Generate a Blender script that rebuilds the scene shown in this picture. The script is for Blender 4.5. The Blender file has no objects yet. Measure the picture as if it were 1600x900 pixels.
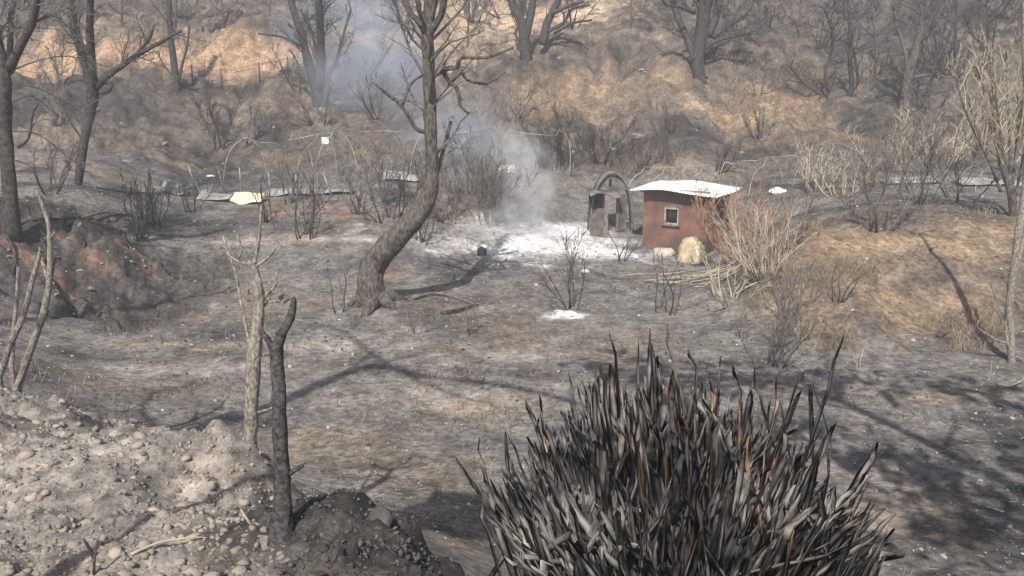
import bpy, math, random
import numpy as np
from mathutils import Vector, Matrix, Euler

SC = bpy.context.scene
COL = SC.collection
R = math.radians

# ------------------------------------------------------------------ camera
CAM = np.array([0.0, 0.0, 6.5]); PITCH = R(14.0); F = 1386.0
cd = bpy.data.cameras.new('camera'); cam = bpy.data.objects.new('camera', cd); COL.objects.link(cam)
cam.location = CAM; cam.rotation_euler = (math.pi/2 - PITCH, 0, 0)
cd.sensor_width = 36; cd.lens = 36*F/1600; cd.clip_start = 0.05; cd.clip_end = 2000
SC.camera = cam

# ------------------------------------------------------------------ sky, sun, exposure
SUN_EL, SUN_AZ = R(47), R(12)          # shadows run away from the camera and a little to the right
w = bpy.data.worlds.new('World'); SC.world = w; w.use_nodes = True
nt = w.node_tree; bg = nt.nodes['Background']
sky = nt.nodes.new('ShaderNodeTexSky'); sky.sky_type = 'NISHITA'; sky.sun_disc = False
sky.sun_elevation = SUN_EL; sky.sun_rotation = math.pi + SUN_AZ
sky.dust_density = 3.0; sky.air_density = 1.0
nt.links.new(sky.outputs[0], bg.inputs[0]); bg.inputs[1].default_value = 0.09
SUNDIR = np.array([math.sin(SUN_AZ)*math.cos(SUN_EL), math.cos(SUN_AZ)*math.cos(SUN_EL), -math.sin(SUN_EL)])  # way the light travels
sl = bpy.data.lights.new('sun', 'SUN'); sl.energy = 4.4; sl.angle = R(0.6); sl.color = (1.0, 0.95, 0.88)
so = bpy.data.objects.new('sun', sl); COL.objects.link(so); so.location = (-10, -40, 60)
so.rotation_euler = Vector(SUNDIR).to_track_quat('-Z', 'Y').to_euler()
SC.view_settings.view_transform = 'Standard'; SC.view_settings.look = 'None'
SC.view_settings.gamma = 1.0; SC.view_settings.exposure = 0.42
SC.view_settings.use_curve_mapping = False
SC.cycles.use_denoising = True
SC.cycles.volume_step_rate = 1.0; SC.cycles.volume_max_steps = 256
SC.cycles.max_bounces = 6; SC.cycles.volume_bounces = 1; SC.cycles.diffuse_bounces = 3

# ------------------------------------------------------------------ helpers
def pray(x, y):
    u = (x-800)/F; v = (450-y)/F
    c, s = math.cos(PITCH), math.sin(PITCH)
    return np.array([u, c + v*s, -s + v*c])
def P(x, y, d):
    r = pray(x, y); return CAM + r*(d/r[1])
def pxm(d, y=450):
    """metres for one photo pixel at forward distance d"""
    return d/pray(800, y)[1]/F

def _h(ix, iy, seed):
    n = (ix.astype(np.int64)*374761393 + iy.astype(np.int64)*668265263 + seed*1442695041) & 0xFFFFFFFF
    n = ((n ^ (n >> 13))*1274126177) & 0xFFFFFFFF
    return ((n ^ (n >> 16)) & 0xFFFFFF)/float(0xFFFFFF)
def vn(x, y, seed=0):
    x = np.asarray(x, float); y = np.asarray(y, float)
    ix = np.floor(x); iy = np.floor(y); fx = x-ix; fy = y-iy
    fx = fx*fx*fx*(fx*(fx*6-15)+10); fy = fy*fy*fy*(fy*(fy*6-15)+10)
    a = _h(ix, iy, seed); b = _h(ix+1, iy, seed); c = _h(ix, iy+1, seed); d = _h(ix+1, iy+1, seed)
    return (a+(b-a)*fx + (c-a)*fy + (a-b-c+d)*fx*fy)*2-1
def fbm(x, y, seed=0, octv=4, gain=0.5):
    t = 0; a = 1; s = 0
    c, sn = math.cos(0.6), math.sin(0.6)
    for k in range(octv):
        t = t + a*vn(x, y, seed+k*17); s += a; a *= gain
        x, y = (c*x - sn*y)*2.03+3.1, (sn*x + c*y)*2.03-1.7
    return t/s
def billow(x, y, seed=0, octv=3): 
    t = 0; a = 1; s = 0
    for k in range(octv):
        t = t + a*np.abs(vn(x, y, seed+k*23)); s += a; a *= 0.5; x, y = 0.8*x*2.1-0.6*y*2.1+5, 0.6*x*2.1+0.8*y*2.1-9
    return t/s
def ss(a, b, x):
    t = np.clip((x-a)/(b-a), 0, 1); return t*t*(3-2*t)

# ------------------------------------------------------------------ terrain: control points read off the photo, with distances from the lie of the land
CP = []
def cpx(px, *rows):
    for py, d in rows: CP.append(tuple(P(px, py, d)))
for px in (-500, -250, 0):
    k = (px/1386.0)
    cpx(px, (900, 5.0), (700, 6.7), (603, 8.3), (565, 15.4), (500, 20.0), (440, 22.4), (366, 23.9), (300, 29), (200, 42), (128, 51), (118, 52.5), (80, 54), (0, 80), (-150, 105))
    CP.append(((px-800)/F*10.5, 10.4, 2.3))
cpx(140, (900, 5.0), (770, 6.3), (655, 8.0), (640, 15.2), (560, 19), (485, 23.0), (447, 24.5), (366, 26.0), (300, 30), (250, 36), (200, 43), (130, 50), (118, 52), (72, 54), (0, 75), (-150, 100))
CP.append((-5.2, 10.5, 1.5))
cpx(275, (900, 5.0), (800, 6.2), (700, 7.6), (650, 15.7), (550, 19.7), (460, 25.3), (420, 27.5), (370, 29.8), (330, 32.5), (290, 37), (200, 45), (125, 51), (112, 52.5), (60, 54.5), (0, 73), (-150, 98))
cpx(400, (900, 5.0), (850, 5.6), (745, 7.2), (730, 9.5), (700, 14.2), (600, 17.5), (500, 22.3), (440, 26), (380, 29.5), (330, 33), (290, 38), (210, 46), (130, 51), (106, 53), (50, 55.5), (0, 72), (-150, 98))
cpx(600, (900, 5.2), (790, 11.6), (700, 14.4), (600, 17.6), (500, 22.4), (440, 26), (370, 30), (310, 35), (250, 41), (200, 45), (150, 49.5), (100, 54), (50, 60), (0, 68), (-150, 95))
CP += [(-1.15, 7.6, 1.9), (0.0, 5.3, 2.55), (0.1, 7.8, 1.2), (1.0, 4.6, 3.0), (1.0, 3.0, 3.8), (1.3, 6.8, 1.5), (1.9, 8.6, 0.55),
       (2.4, 4.2, 2.8), (3.2, 6.2, 1.4), (4.0, 8.4, 0.45), (5.0, 4.2, 2.5), (6, 7, .9), (9, 5, 2.3), (14, 6, 2.0)]
cpx(800, (790, 12.0), (600, 17.7), (500, 22.5), (400, 29.6), (380, 31), (350, 33), (310, 36), (250, 42), (200, 46), (130, 51), (80, 54.5), (0, 66), (-150, 92))
cpx(1000, (900, 10.4), (700, 14.5), (560, 19.4), (500, 22.5), (440, 26.6), (400, 30.6), (385, 32.2), (310, 37.5), (250, 42), (180, 46), (120, 50), (60, 56), (0, 66), (-150, 92))
cpx(1130, (700, 14.4), (560, 19.3), (500, 22.3), (440, 26.2), (405, 29.6), (385, 31.6), (310, 36.5), (250, 41), (180, 46), (120, 50), (60, 56), (0, 66), (-150, 92))
cpx(1260, (900, 10.3), (800, 12), (700, 14.4), (600, 17.6), (560, 19.3), (500, 21), (430, 23), (360, 25.3), (330, 30), (300, 35), (260, 40), (200, 45), (150, 49), (80, 56), (0, 66), (-150, 92))
for px in (1440, 1600, 1850, 2200):
    cpx(px, (900, 10.2), (800, 12), (700, 14.4), (600, 17.5), (545, 19.8), (470, 22), (400, 24), (342, 26.5), (312, 31), (270, 37), (200, 44), (150, 48), (80, 56), (0, 66), (-150, 92))
for x in (-14, -7, -3, 0, 3, 7, 14):
    CP += [(x, 0.0, 4.7), (x, -5, 5.0), (x, 2.5, 4.0 if x > -1.5 else 4.1)]
    CP += [(x*2.5, -12, 5.0)]
CP = np.array(CP)
def warp(x, y):
    yy = np.maximum(y, -12.0) + 16.0
    return np.stack([x/yy*2.2, np.log(yy)*2.6], -1)
_A = warp(CP[:, 0], CP[:, 1])
def _phi(r2): return np.sqrt(r2 + 0.05**2)
_K = _phi(((_A[:, None]-_A[None])**2).sum(-1)) - 1e-3*np.eye(len(CP))
_n = len(CP); _M = np.zeros((_n+1, _n+1)); _M[:_n, :_n] = _K; _M[:_n, _n] = 1; _M[_n, :_n] = 1
_W = np.linalg.solve(_M, np.append(CP[:, 2], 0))
def base_h(x, y):
    x = np.asarray(x, float); y = np.asarray(y, float); sh = x.shape
    a = warp(x.ravel(), y.ravel()); out = np.empty(len(a))
    for i in range(0, len(a), 8000):
        b = a[i:i+8000]
        out[i:i+8000] = np.sqrt((b[:, :1]-_A[:, 0])**2 + (b[:, 1:]-_A[:, 1])**2 + 0.0025) @ _W[:-1] + _W[-1]
    return out.reshape(sh)
HEAP = np.array([-1.02, 5.95])
def masks(x, y, z0):
    rub = ss(10.5, 8.3, y)*ss(1.2, 2.3, z0)
    hill = ss(36, 43, y)
    bankL = ss(-8.0, -9.6, x)*ss(21.0, 22.4, y)*ss(29.5, 27.5, y)
    bankR = ss(6.2, 8, x)*ss(19.2, 20.6, y)*ss(30, 26.5, y)
    return rub, hill, bankL, bankR
def height(x, y, z0=None):
    x = np.asarray(x, float); y = np.asarray(y, float)
    if z0 is None: z0 = base_h(x, y)
    rub, hill, bL, bR = masks(x, y, z0)
    z = z0 + 0.05*fbm(x*0.5, y*0.5, 3, 4) + 0.018*fbm(x*2.3, y*2.3, 9, 3) + 0.007*fbm(x*9, y*9, 10, 3)
    z = z + rub*(0.24*billow(x*0.9, y*0.9, 31, 3) + 0.16*billow(x*2.7, y*2.7, 41, 3) + 0.08*billow(x*8, y*8, 47, 3) - 0.19)
    g = fbm(x*0.33, y*0.33, 61, 5, 0.55)
    rill = np.abs(vn(x*0.55 + 1.5*vn(x*0.1, y*0.1, 5), y*0.09, 71))
    z = z + hill*(1.0*g + 0.75*rill - 0.35 + 0.35*fbm(x*1.1, y*1.1, 76, 3) + 0.16*billow(x*2.6, y*2.6, 77, 3))
    er = billow(x*0.8+0.7*vn(x*.5, y*.5, 3), y*0.6, 81, 4)
    z = z + bL*(0.2*er + 0.25*ss(.28, .42, er) - 0.38 + 0.2*fbm(x*1.3, y*1.3, 88, 4) + 0.22*billow(x*3.3, y*3.3, 89, 3))
    z = z + bR*(0.30*fbm(x*0.6, y*0.6, 91, 4) + 0.25*np.abs(vn(x*0.7, y*0.25, 93)) - 0.13 + 0.06*billow(x*2.2, y*1.6, 94, 4))
    # dark burnt heap at the edge of the shoulder
    q = ((x-HEAP[0])/np.where(x > HEAP[0], 0.95, 0.78))**2 + ((y-HEAP[1])/0.62)**2
    z = z + np.exp(-q**1.4)*(0.30 + 0.30*billow(x*2.6, y*2.6, 101, 4) + .14*billow(x*7, y*7, 102, 3))
    z = z + rub*0.30*np.exp(-(((x+2.55)/.55)**2 + ((y-7.2)/.45)**2))*(.5+1.2*billow(x*1.8+y, y*3.0, 107, 3)) 
    q2 = ((x+0.55)/0.9)**2 + ((y-5.0)/0.6)**2
    z = z + np.exp(-q2)*(0.12+0.2*billow(x*4.2, y*4.2, 103, 3))
    # low knoll at the foot of the leaning tree, white ash bed
    t = P(592, 488, 23.0); z = z + 0.3*np.exp(-((x-t[0])**2/2.2 + (y-t[1]-.5)**2/2.0))*(0.8+0.5*fbm(x*2, y*2, 7, 3))
    return z
GRID = {}
def surf(x, y):
    """height of the finished ground sheet (looked up in its own vertices)"""
    if not GRID: return height(x, y)
    x = np.asarray(x, float); y = np.asarray(y, float); Yr, hwr, Z, nu = GRID['Y'], GRID['hw'], GRID['Z'], GRID['nu']
    i = np.clip(np.searchsorted(Yr, y)-1, 0, len(Yr)-2); t = np.clip((y-Yr[i])/(Yr[i+1]-Yr[i]), 0, 1)
    def row(k):
        u = np.clip((x/hwr[k]+1)/2*(nu-1), 0, nu-1.001); j = u.astype(int); f = u-j; return Z[k, j]*(1-f)+Z[k, j+1]*f
    return row(i)*(1-t)+row(i+1)*t
def hz(x, y): return float(surf(np.array([x]), np.array([y]))[0])
def G(px, py, d0=3.0, d1=110.0):
    """ground point seen at a photo pixel"""
    r = pray(px, py); r = r/r[1]
    lo, hi = d0, d1
    for k in range(3):
        t = np.linspace(lo, hi, 260); pts = CAM + t[:, None]*r
        below = np.nonzero(pts[:, 2] <= surf(pts[:, 0], pts[:, 1]))[0]
        if len(below) == 0: break
        i = max(below[0], 1); lo, hi = t[i-1], t[i]
    t = (lo+hi)/2; p = CAM + t*r; p[2] = hz(p[0], p[1]); return p

# ------------------------------------------------------------------ materials
def mat(name, col, rough=0.9, col2=None, scale=8.0, bump=0.0, bscale=40.0, coord='Object', detail=6.0, spec=0.2, stretch=None, lo=0.35, hi=0.65):
    m = bpy.data.materials.new(name); m.use_nodes = True; n = m.node_tree.nodes; l = m.node_tree.links
    b = n['Principled BSDF']; b.inputs['Roughness'].default_value = rough; b.inputs['Specular IOR Level'].default_value = spec
    tc = n.new('ShaderNodeTexCoord'); src = tc.outputs[coord]
    if stretch:
        mp = n.new('ShaderNodeMapping'); mp.inputs['Scale'].default_value = stretch; l.new(src, mp.inputs[0]); src = mp.outputs[0]
    if col2 is None: b.inputs['Base Color'].default_value = (*col, 1)
    else:
        tx = n.new('ShaderNodeTexNoise'); tx.inputs['Scale'].default_value = scale; tx.inputs['Detail'].default_value = detail
        l.new(src, tx.inputs[0]); rp = n.new('ShaderNodeValToRGB')
        rp.color_ramp.elements[0].position = lo; rp.color_ramp.elements[1].position = hi
        rp.color_ramp.elements[0].color = (*col, 1); rp.color_ramp.elements[1].color = (*col2, 1)
        l.new(tx.outputs[0], rp.inputs[0]); l.new(rp.outputs[0], b.inputs['Base Color'])
    if bump:
        t2 = n.new('ShaderNodeTexNoise'); t2.inputs['Scale'].default_value = bscale; t2.inputs['Detail'].default_value = 5
        l.new(src, t2.inputs[0]); bp = n.new('ShaderNodeBump'); bp.inputs['Strength'].default_value = 1.0; bp.inputs['Distance'].default_value = bump
        l.new(t2.outputs[0], bp.inputs['Height']); l.new(bp.outputs[0], b.inputs['Normal'])
    return m

def ground_material():
    m = bpy.data.materials.new('burnt_soil'); m.use_nodes = True; n = m.node_tree.nodes; l = m.node_tree.links
    b = n['Principled BSDF']; b.inputs['Roughness'].default_value = 0.95; b.inputs['Specular IOR Level'].default_value = 0.1
    at = n.new('ShaderNodeAttribute'); at.attribute_name = 'soil'
    tc = n.new('ShaderNodeTexCoord')
    def noise(sc, det=8, rough=0.6):
        t = n.new('ShaderNodeTexNoise'); t.inputs['Scale'].default_value = sc; t.inputs['Detail'].default_value = det; t.inputs['Roughness'].default_value = rough
        l.new(tc.outputs['Object'], t.inputs[0]); return t
    def ramp(t, p0, c0, p1, c1):
        r_ = n.new('ShaderNodeValToRGB'); e = r_.color_ramp.elements
        e[0].position = p0; e[0].color = (c0, c0, c0, 1); e[1].position = p1; e[1].color = (c1, c1, c1, 1)
        l.new(t.outputs[0], r_.inputs[0]); return r_
    def mul(a, c):
        x = n.new('ShaderNodeMix'); x.data_type = 'RGBA'; x.blend_type = 'MULTIPLY'; x.inputs[0].default_value = 1
        l.new(a, x.inputs[6]); l.new(c, x.inputs[7]); return x.outputs[2]
    c = mul(at.outputs['Color'], ramp(noise(1.6), 0.32, 0.55, 0.68, 1.35).outputs[0])
    c = mul(c, ramp(noise(7.0), 0.34, 0.55, 0.66, 1.4).outputs[0])
    c = mul(c, ramp(noise(34.0, 4), 0.32, 0.74, 0.68, 1.26).outputs[0])
    # pale ash specks
    sp = ramp(noise(21.0, 3, 0.7), 0.70, 0.0, 0.78, 0.4)
    x = n.new('ShaderNodeMix'); x.data_type = 'RGBA'; l.new(sp.outputs[0], x.inputs[0]); l.new(c, x.inputs[6]); x.inputs[7].default_value = (.36, .34, .32, 1)
    l.new(x.outputs[2], b.inputs['Base Color'])
    b1 = n.new('ShaderNodeBump'); b1.inputs['Distance'].default_value = 0.045; l.new(noise(6.0, 10, 0.7).outputs[0], b1.inputs['Height'])
    b2 = n.new('ShaderNodeBump'); b2.inputs['Distance'].default_value = 0.010; l.new(noise(38.0, 6, 0.7).outputs[0], b2.inputs['Height']); l.new(b1.outputs[0], b2.inputs['Normal'])
    l.new(b2.outputs[0], b.inputs['Normal'])
    return m
M = {}
M['ground'] = ground_material()
M['char'] = mat('charred_bark', (.030, .029, .030), .85, (.10, .098, .098), 30, .010, 60)
M['char_far'] = mat('burnt_bark', (.028, .026, .025), .9, (.085, .078, .072), 9, .02, 18)
M['bark'] = mat('scorched_bark', (.045, .040, .036), .9, (.15, .133, .117), 16, .045, 22, stretch=(1, 1, .35))
M['bark_pale'] = mat('pale_flaking_bark', (.13, .112, .095), .9, (.37, .335, .29), 34, .02, 44, stretch=(1, 1, .5))
M['twig'] = mat('grey_twigs', (.10, .09, .082), .9, (.21, .19, .17), 5)
M['twig_dark'] = mat('burnt_twigs', (.035, .032, .03), .9, (.10, .09, .082), 5)
M['twig_pale'] = mat('pale_dry_twigs', (.34, .29, .22), .85, (.52, .46, .36), 4)
M['twig_red'] = mat('reddish_dry_canes', (.24, .13, .09), .85, (.42, .29, .2), 6)
M['pipe'] = mat('bleached_pipe', (.17, .165, .155), .8, (.46, .45, .43), 3)
M['stone'] = mat('rubble_stone', (.17, .16, .15), .9, (.34, .315, .285), 5, .01, 30)
M['grit'] = mat('dusty_grit', (.14, .128, .115), .95, (.30, .265, .225), 1.5)
M['stone_pale'] = mat('pale_stone', (.36, .33, .29), .9, (.52, .48, .42), 6, .01, 30)
M['clod'] = mat('earth_clod', (.20, .18, .16), .95, (.38, .32, .26), 3, .01, 40)
M['stone_dark'] = mat('sooty_stone', (.045, .043, .042), .9, (.12, .115, .11), 6, .012, 30)
M['white'] = mat('white_paint', (.72, .71, .68), .6, (.82, .81, .79), 3)
M['ash'] = mat('white_ash', (.45, .44, .43), .98, (.80, .79, .77), 9, .02, 25)
M['straw'] = mat('dry_grass', (.17, .138, .10), .9, (.29, .235, .165), 2)

# ------------------------------------------------------------------ mesh building
class MB:
    def __init__(s): s.v = []; s.f = []; s.n = 0
    def add(s, v, f):
        v = np.asarray(v, float); s.v.append(v); s.f += [tuple(i+s.n for i in q) for q in f]; s.n += len(v)
    def box(s, c, size, rot=None):
        h = np.array(size)/2
        v = np.array([[x, y, z] for x in (-1, 1) for y in (-1, 1) for z in (-1, 1)])*h
        if rot is not None: v = v @ np.array(rot).T
        s.add(v + np.array(c), [(0, 1, 3, 2), (4, 6, 7, 5), (0, 4, 5, 1), (2, 3, 7, 6), (0, 2, 6, 4), (1, 5, 7, 3)])
    def tube(s, pts, rad, sides=6, jit=0.0, rng=None, cap=True):
        pts = np.asarray(pts, float); n = len(pts)
        rad = np.asarray(rad, float)
        t = np.empty_like(pts); t[1:-1] = pts[2:]-pts[:-2]; t[0] = pts[1]-pts[0]; t[-1] = pts[-1]-pts[-2]
        t /= np.maximum(np.linalg.norm(t, axis=1)[:, None], 1e-9)
        a = np.array([1., 0, 0]) if abs(t[0][0]) < 0.8 else np.array([0, 1., 0])
        us = np.empty_like(pts)
        for i in range(n):
            a = a - t[i]*a.dot(t[i]); a /= max(np.linalg.norm(a), 1e-9); us[i] = a
        ws = np.cross(t, us)
        ang = np.arange(sides)*2*math.pi/sides
        rr = rad[:, None]*np.ones(sides)
        if jit: rr = rr*(1+jit*(rng.random((n, sides))-0.5)*2)
        v = pts[:, None]+rr[..., None]*(np.cos(ang)[None, :, None]*us[:, None]+np.sin(ang)[None, :, None]*ws[:, None])
        f = []
        for i in range(n-1):
            for j in range(sides):
                k = (j+1) % sides
                f.append((i*sides+j, i*sides+k, (i+1)*sides+k, (i+1)*sides+j))
        if cap:
            f.append(tuple(range((n-1)*sides, n*sides))); f.append(tuple(range(sides-1, -1, -1)))
        s.add(v.reshape(-1, 3), f)
    def build(s, name, m, parent=None, smooth=True, origin=None):
        me = bpy.data.meshes.new(name)
        v = np.concatenate(s.v) if s.v else np.zeros((0, 3))
        if origin is not None: v = v-np.asarray(origin)
        me.from_pydata(v.tolist(), [], s.f); me.update()
        if smooth: me.shade_smooth()
        me.materials.append(m if not isinstance(m, str) else M[m])
        o = bpy.data.objects.new(name, me); COL.objects.link(o)
        if parent is not None: o.parent = parent
        elif origin is not None: o.location = origin
        return o
def tag(o, label=None, cat=None, group=None, kind=None):
    if label: o['label'] = label
    if cat: o['category'] = cat
    if group: o['group'] = group
    if kind: o['kind'] = kind
    return o
def thing(name, label, cat, loc, group=None):
    o = bpy.data.objects.new(name, None); COL.objects.link(o); o.location = loc; o.empty_display_size = 0.2
    return tag(o, label, cat, group)
def raw(name, v, f, m, parent=None, smooth=False):
    me = bpy.data.meshes.new(name); v = np.asarray(v, np.float32); f = np.asarray(f, np.int32); k = f.shape[1]
    me.vertices.add(len(v)); me.vertices.foreach_set('co', v.ravel())
    me.loops.add(f.size); me.loops.foreach_set('vertex_index', f.ravel())
    me.polygons.add(len(f)); me.polygons.foreach_set('loop_start', np.arange(0, f.size, k, dtype=np.int32))
    me.update(calc_edges=True)
    if smooth: me.shade_smooth()
    me.materials.append(m if not isinstance(m, str) else M[m])
    o = bpy.data.objects.new(name, me); COL.objects.link(o)
    if parent is not None: o.parent = parent
    return o

# ------------------------------------------------------------------ ground sheet
def build_ground():
    ya = np.linspace(-12, 2, 24)[:-1]
    yb = np.exp(np.linspace(math.log(2+3), math.log(104+3), 520))-3
    Y = np.concatenate([ya, yb]); U = np.linspace(-1, 1, 780)
    hw = np.sqrt(15.0**2 + (0.84*np.maximum(Y, 0))**2)
    X = hw[:, None]*U[None]; YY = np.repeat(Y[:, None], len(U), 1)
    z0 = base_h(X, YY); Z = height(X, YY, z0); GRID.update(Y=Y, hw=hw, Z=Z, nu=len(U))
    rub, hill, bL, bR = masks(X, YY, z0)
    # soil colours: what the ground is made of, plus painted shade by the heap
    def c(*a): return np.array(a)
    n1 = fbm(X*0.25, YY*0.25, 201, 5)[..., None]; n2 = fbm(X*0.9, YY*0.9, 207, 5)[..., None]; n3 = fbm(X*0.12, YY*0.4, 211, 4)[..., None]
    ash, dark, brown, tan = c(.178, .166, .154), c(.068, .066, .065), c(.215, .178, .142), c(.215, .172, .13)
    C = ash + (dark-ash)*ss(-.1, .45, n1*.6+n2*.8) 
    C = C + (brown-C)*ss(.05, .5, n3+n2*.4)*.7
    n4 = fbm(X*0.5, YY*0.5, 219, 5)[..., None]
    H = c(.115, .098, .084) + (c(.05, .046, .043)-c(.115, .098, .084))*ss(-.15, .35, n1*.6+n4*.7) 
    H = H + (tan-H)*ss(.05, .45, n2*.7+n3*.6)*.6
    C = C + (H-C)*hill[..., None]
    C = C + (c(.115, .10, .088) + (c(.185, .143, .107)-c(.115, .10, .088))*ss(-.1, .45, n2) - C)*bR[..., None]
    C = C + (c(.07, .065, .062) + (c(.15, .12, .098)-c(.07, .065, .062))*ss(.15, .55, n2+.4*n1) - C)*bL[..., None]
    rc = c(.29, .265, .24) + (c(.46, .38, .30)-c(.29, .265, .24))*ss(-.2, .4, n1+.6*n2)
    C = C + (rc-C)*rub[..., None]
    def blob(px, py, rx, ry, col, st, sharp=1.0, at=None):
        nonlocal C
        g = G(px, py) if at is None else at
        r0, r1 = np.searchsorted(Y, [g[1]-3.2*ry, g[1]+3.2*ry])
        if r1 <= r0: return
        k0 = max(int(np.searchsorted(U, (g[0]-3.2*rx)/hw[r0:r1].min() if g[0]-3.2*rx < 0 else (g[0]-3.2*rx)/hw[r0:r1].max())), 0)
        k1 = int(np.searchsorted(U, (g[0]+3.2*rx)/hw[r0:r1].min() if g[0]+3.2*rx > 0 else (g[0]+3.2*rx)/hw[r0:r1].max()))
        sl_ = (slice(r0, r1), slice(k0, k1)); x_, y_ = X[sl_], YY[sl_]
        wob = 1 + 0.9*fbm(x_*1.1, y_*0.8, int(px+py), 4)
        q = ((x_-g[0])/rx)**2 + ((y_-g[1])/ry)**2
        mk = np.clip(np.exp(-q*wob**2 if sharp == 1 else -(q*wob**2)**sharp)*st, 0, 1)[..., None]
        C[sl_] = C[sl_] + (np.array(col)-C[sl_])*mk
    ochre = (.35, .24, .155); pale = (.47, .36, .25)
    for a in [(330, 84, 5, .8), (420, 78, 3.5, .9), (200, 92, 4, .7), (60, 100, 5, .8), (560, 60, 2.5, 1.0), (290, 95, 4, .7)]: blob(*a[:2], a[2], a[3], ochre, 1.0)
    for a in [(770, 40, 3.5, 4), (905, 25, 3, 3), (740, 15, 3, 3), (1090, 165, .5, .6)]: blob(*a, pale, .95)
    for a in [(930, 150, 1.6, 2), (860, 160, 2.2, 1.5), (960, 130, 1, 1.5), (1160, 180, 2, 1.5), (1200, 175, 2.5, 1.5), (1240, 160, 2, 1.2), (1040, 120, 1.2, 1), (1330, 215, 1.5, 1), (560, 170, 2, 1), (600, 185, 1.5, .8), (1290, 60, 2, 1.5)]:
        blob(*a, (.29, .205, .13), .6)
    for a in [(1300, 370, 1.2, .7), (1370, 385, 1.0, .6), (1290, 395, 1.5, .6), (1400, 490, 1.0, .8), (1370, 460, .8, .8), (1500, 480, 1.3, .5), (1540, 360, 1.8, .8), (1460, 380, 1.2, .8), (1250, 480, .8, .8)]:
        blob(*a, (.30, .215, .14), .65)
    for a in [(440, 335, .8, .4), (700, 330, .8, .4), (545, 335, .9, .5), (730, 335, .8, .5), (600, 430, .5, .5), (95, 440, .5, .3), (150, 405, .4, .2), (30, 395, .4, .2), (215, 395, .5, .25)]:
        blob(*a, (.32, .20, .14), .7)
    for a in [(350, 275, 4.5, 1.6), (60, 150, 5, 1.5), (700, 420, 1.5, 1.0), (330, 350, 3, 1.2), (240, 470, 2, .3), (1420, 150, 2.5, 2), (1310, 60, 3, 3)]:
        blob(*a, (.07, .068, .068), .75)
    for a in [(830, 375, 2.2, 1.5), (905, 392, 2.0, .8), (770, 390, 1.5, .7), (870, 362, 1.9, .8)]: blob(*a, (.78, .77, .76), 1.0, 1.3)
    for a in [(888, 492, .45, .35)]: blob(*a, (.80, .77, .72), 1.0, 1.6)
    for a in [(600, 372, 4, .3), (450, 375, 2.5, .25), (310, 580, 1.6, .6), (700, 620, 2.2, .6), (500, 540, 2, .7), (830, 560, 1.2, .5), (560, 770, .6, .3), (580, 740, .8, .12), (690, 590, 1.0, .4)]: blob(*a, (.36, .32, .28), .75)
    for a in [(740, 640, 1.3, .5), (240, 540, 1.4, .4), (1380, 820, .5, .6), (1500, 620, 1.4, .3), (500, 690, 1, .5)]: blob(*a, (.33, .26, .19), .65)
    # soot, with shade painted in, on the heap and the slope beside it
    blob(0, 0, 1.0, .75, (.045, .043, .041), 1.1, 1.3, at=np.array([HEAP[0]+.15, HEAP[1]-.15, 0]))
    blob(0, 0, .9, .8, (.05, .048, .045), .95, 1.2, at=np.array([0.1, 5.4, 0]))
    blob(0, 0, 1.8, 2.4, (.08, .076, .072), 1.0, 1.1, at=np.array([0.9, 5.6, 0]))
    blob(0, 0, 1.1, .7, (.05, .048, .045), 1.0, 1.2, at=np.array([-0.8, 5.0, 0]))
    nr, ncl = X.shape
    # split into the pieces of the setting
    kind = np.zeros((nr, ncl), int)
    kind[hill > .5] = 1
    kind[bL > .5] = 2
    kind[bR > .5] = 3
    kind[(YY < 9.6) & (z0 > 1.3)] = 4
    fk = kind[:-1, :-1].ravel()
    idx = np.arange(nr*ncl).reshape(nr, ncl)
    faces = np.stack([idx[:-1, :-1], idx[:-1, 1:], idx[1:, 1:], idx[1:, :-1]], -1).reshape(-1, 4)
    V = np.stack([X, YY, Z], -1).reshape(-1, 3); CC = C.reshape(-1, 3)
    out = {}
    for k, nm in enumerate(['burnt_ground', 'hillside', 'eroded_bank', 'ochre_bank', 'rubble_shoulder']):
        fs = faces[fk == k]
        if not len(fs): continue
        u, inv = np.unique(fs, return_inverse=True)
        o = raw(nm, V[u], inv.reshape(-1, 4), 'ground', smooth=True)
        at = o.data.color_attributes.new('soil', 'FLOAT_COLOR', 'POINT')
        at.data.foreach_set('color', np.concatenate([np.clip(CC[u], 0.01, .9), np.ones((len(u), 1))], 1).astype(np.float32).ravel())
        tag(o, kind='structure'); out[nm] = o
    return out
GR = build_ground()
#SECTION2
# ------------------------------------------------------------------ bare trees
def unit(v): return v/max(np.linalg.norm(v), 1e-9)
def smooth_poly(pts, rad, sub=3):
    pts = np.asarray(pts); n = len(pts)
    if n < 3: return pts, np.asarray(rad)
    op, orr = [], []
    for i in range(n-1):
        p0, p1, p2, p3 = pts[max(i-1, 0)], pts[i], pts[i+1], pts[min(i+2, n-1)]
        for k in range(sub):
            t = k/sub
            op.append(0.5*((2*p1)+(-p0+p2)*t+(2*p0-5*p1+4*p2-p3)*t*t+(-p0+3*p1-3*p2+p3)*t**3)); orr.append(rad[i]*(1-t)+rad[i+1]*t)
    op.append(pts[-1]); orr.append(rad[-1])
    return np.array(op), np.array(orr)
def walk(p, d, L, r, rng, n=5, wander=.25, up=.05, r_end=.25):
    pts = [p]; d = unit(d); st = L/n
    for i in range(n):
        d = unit(d + (rng.random(3)-.5)*2*wander + np.array([0, 0, up])); pts.append(pts[-1]+d*st)
    return np.array(pts), r*np.linspace(1, r_end, n+1)
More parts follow.
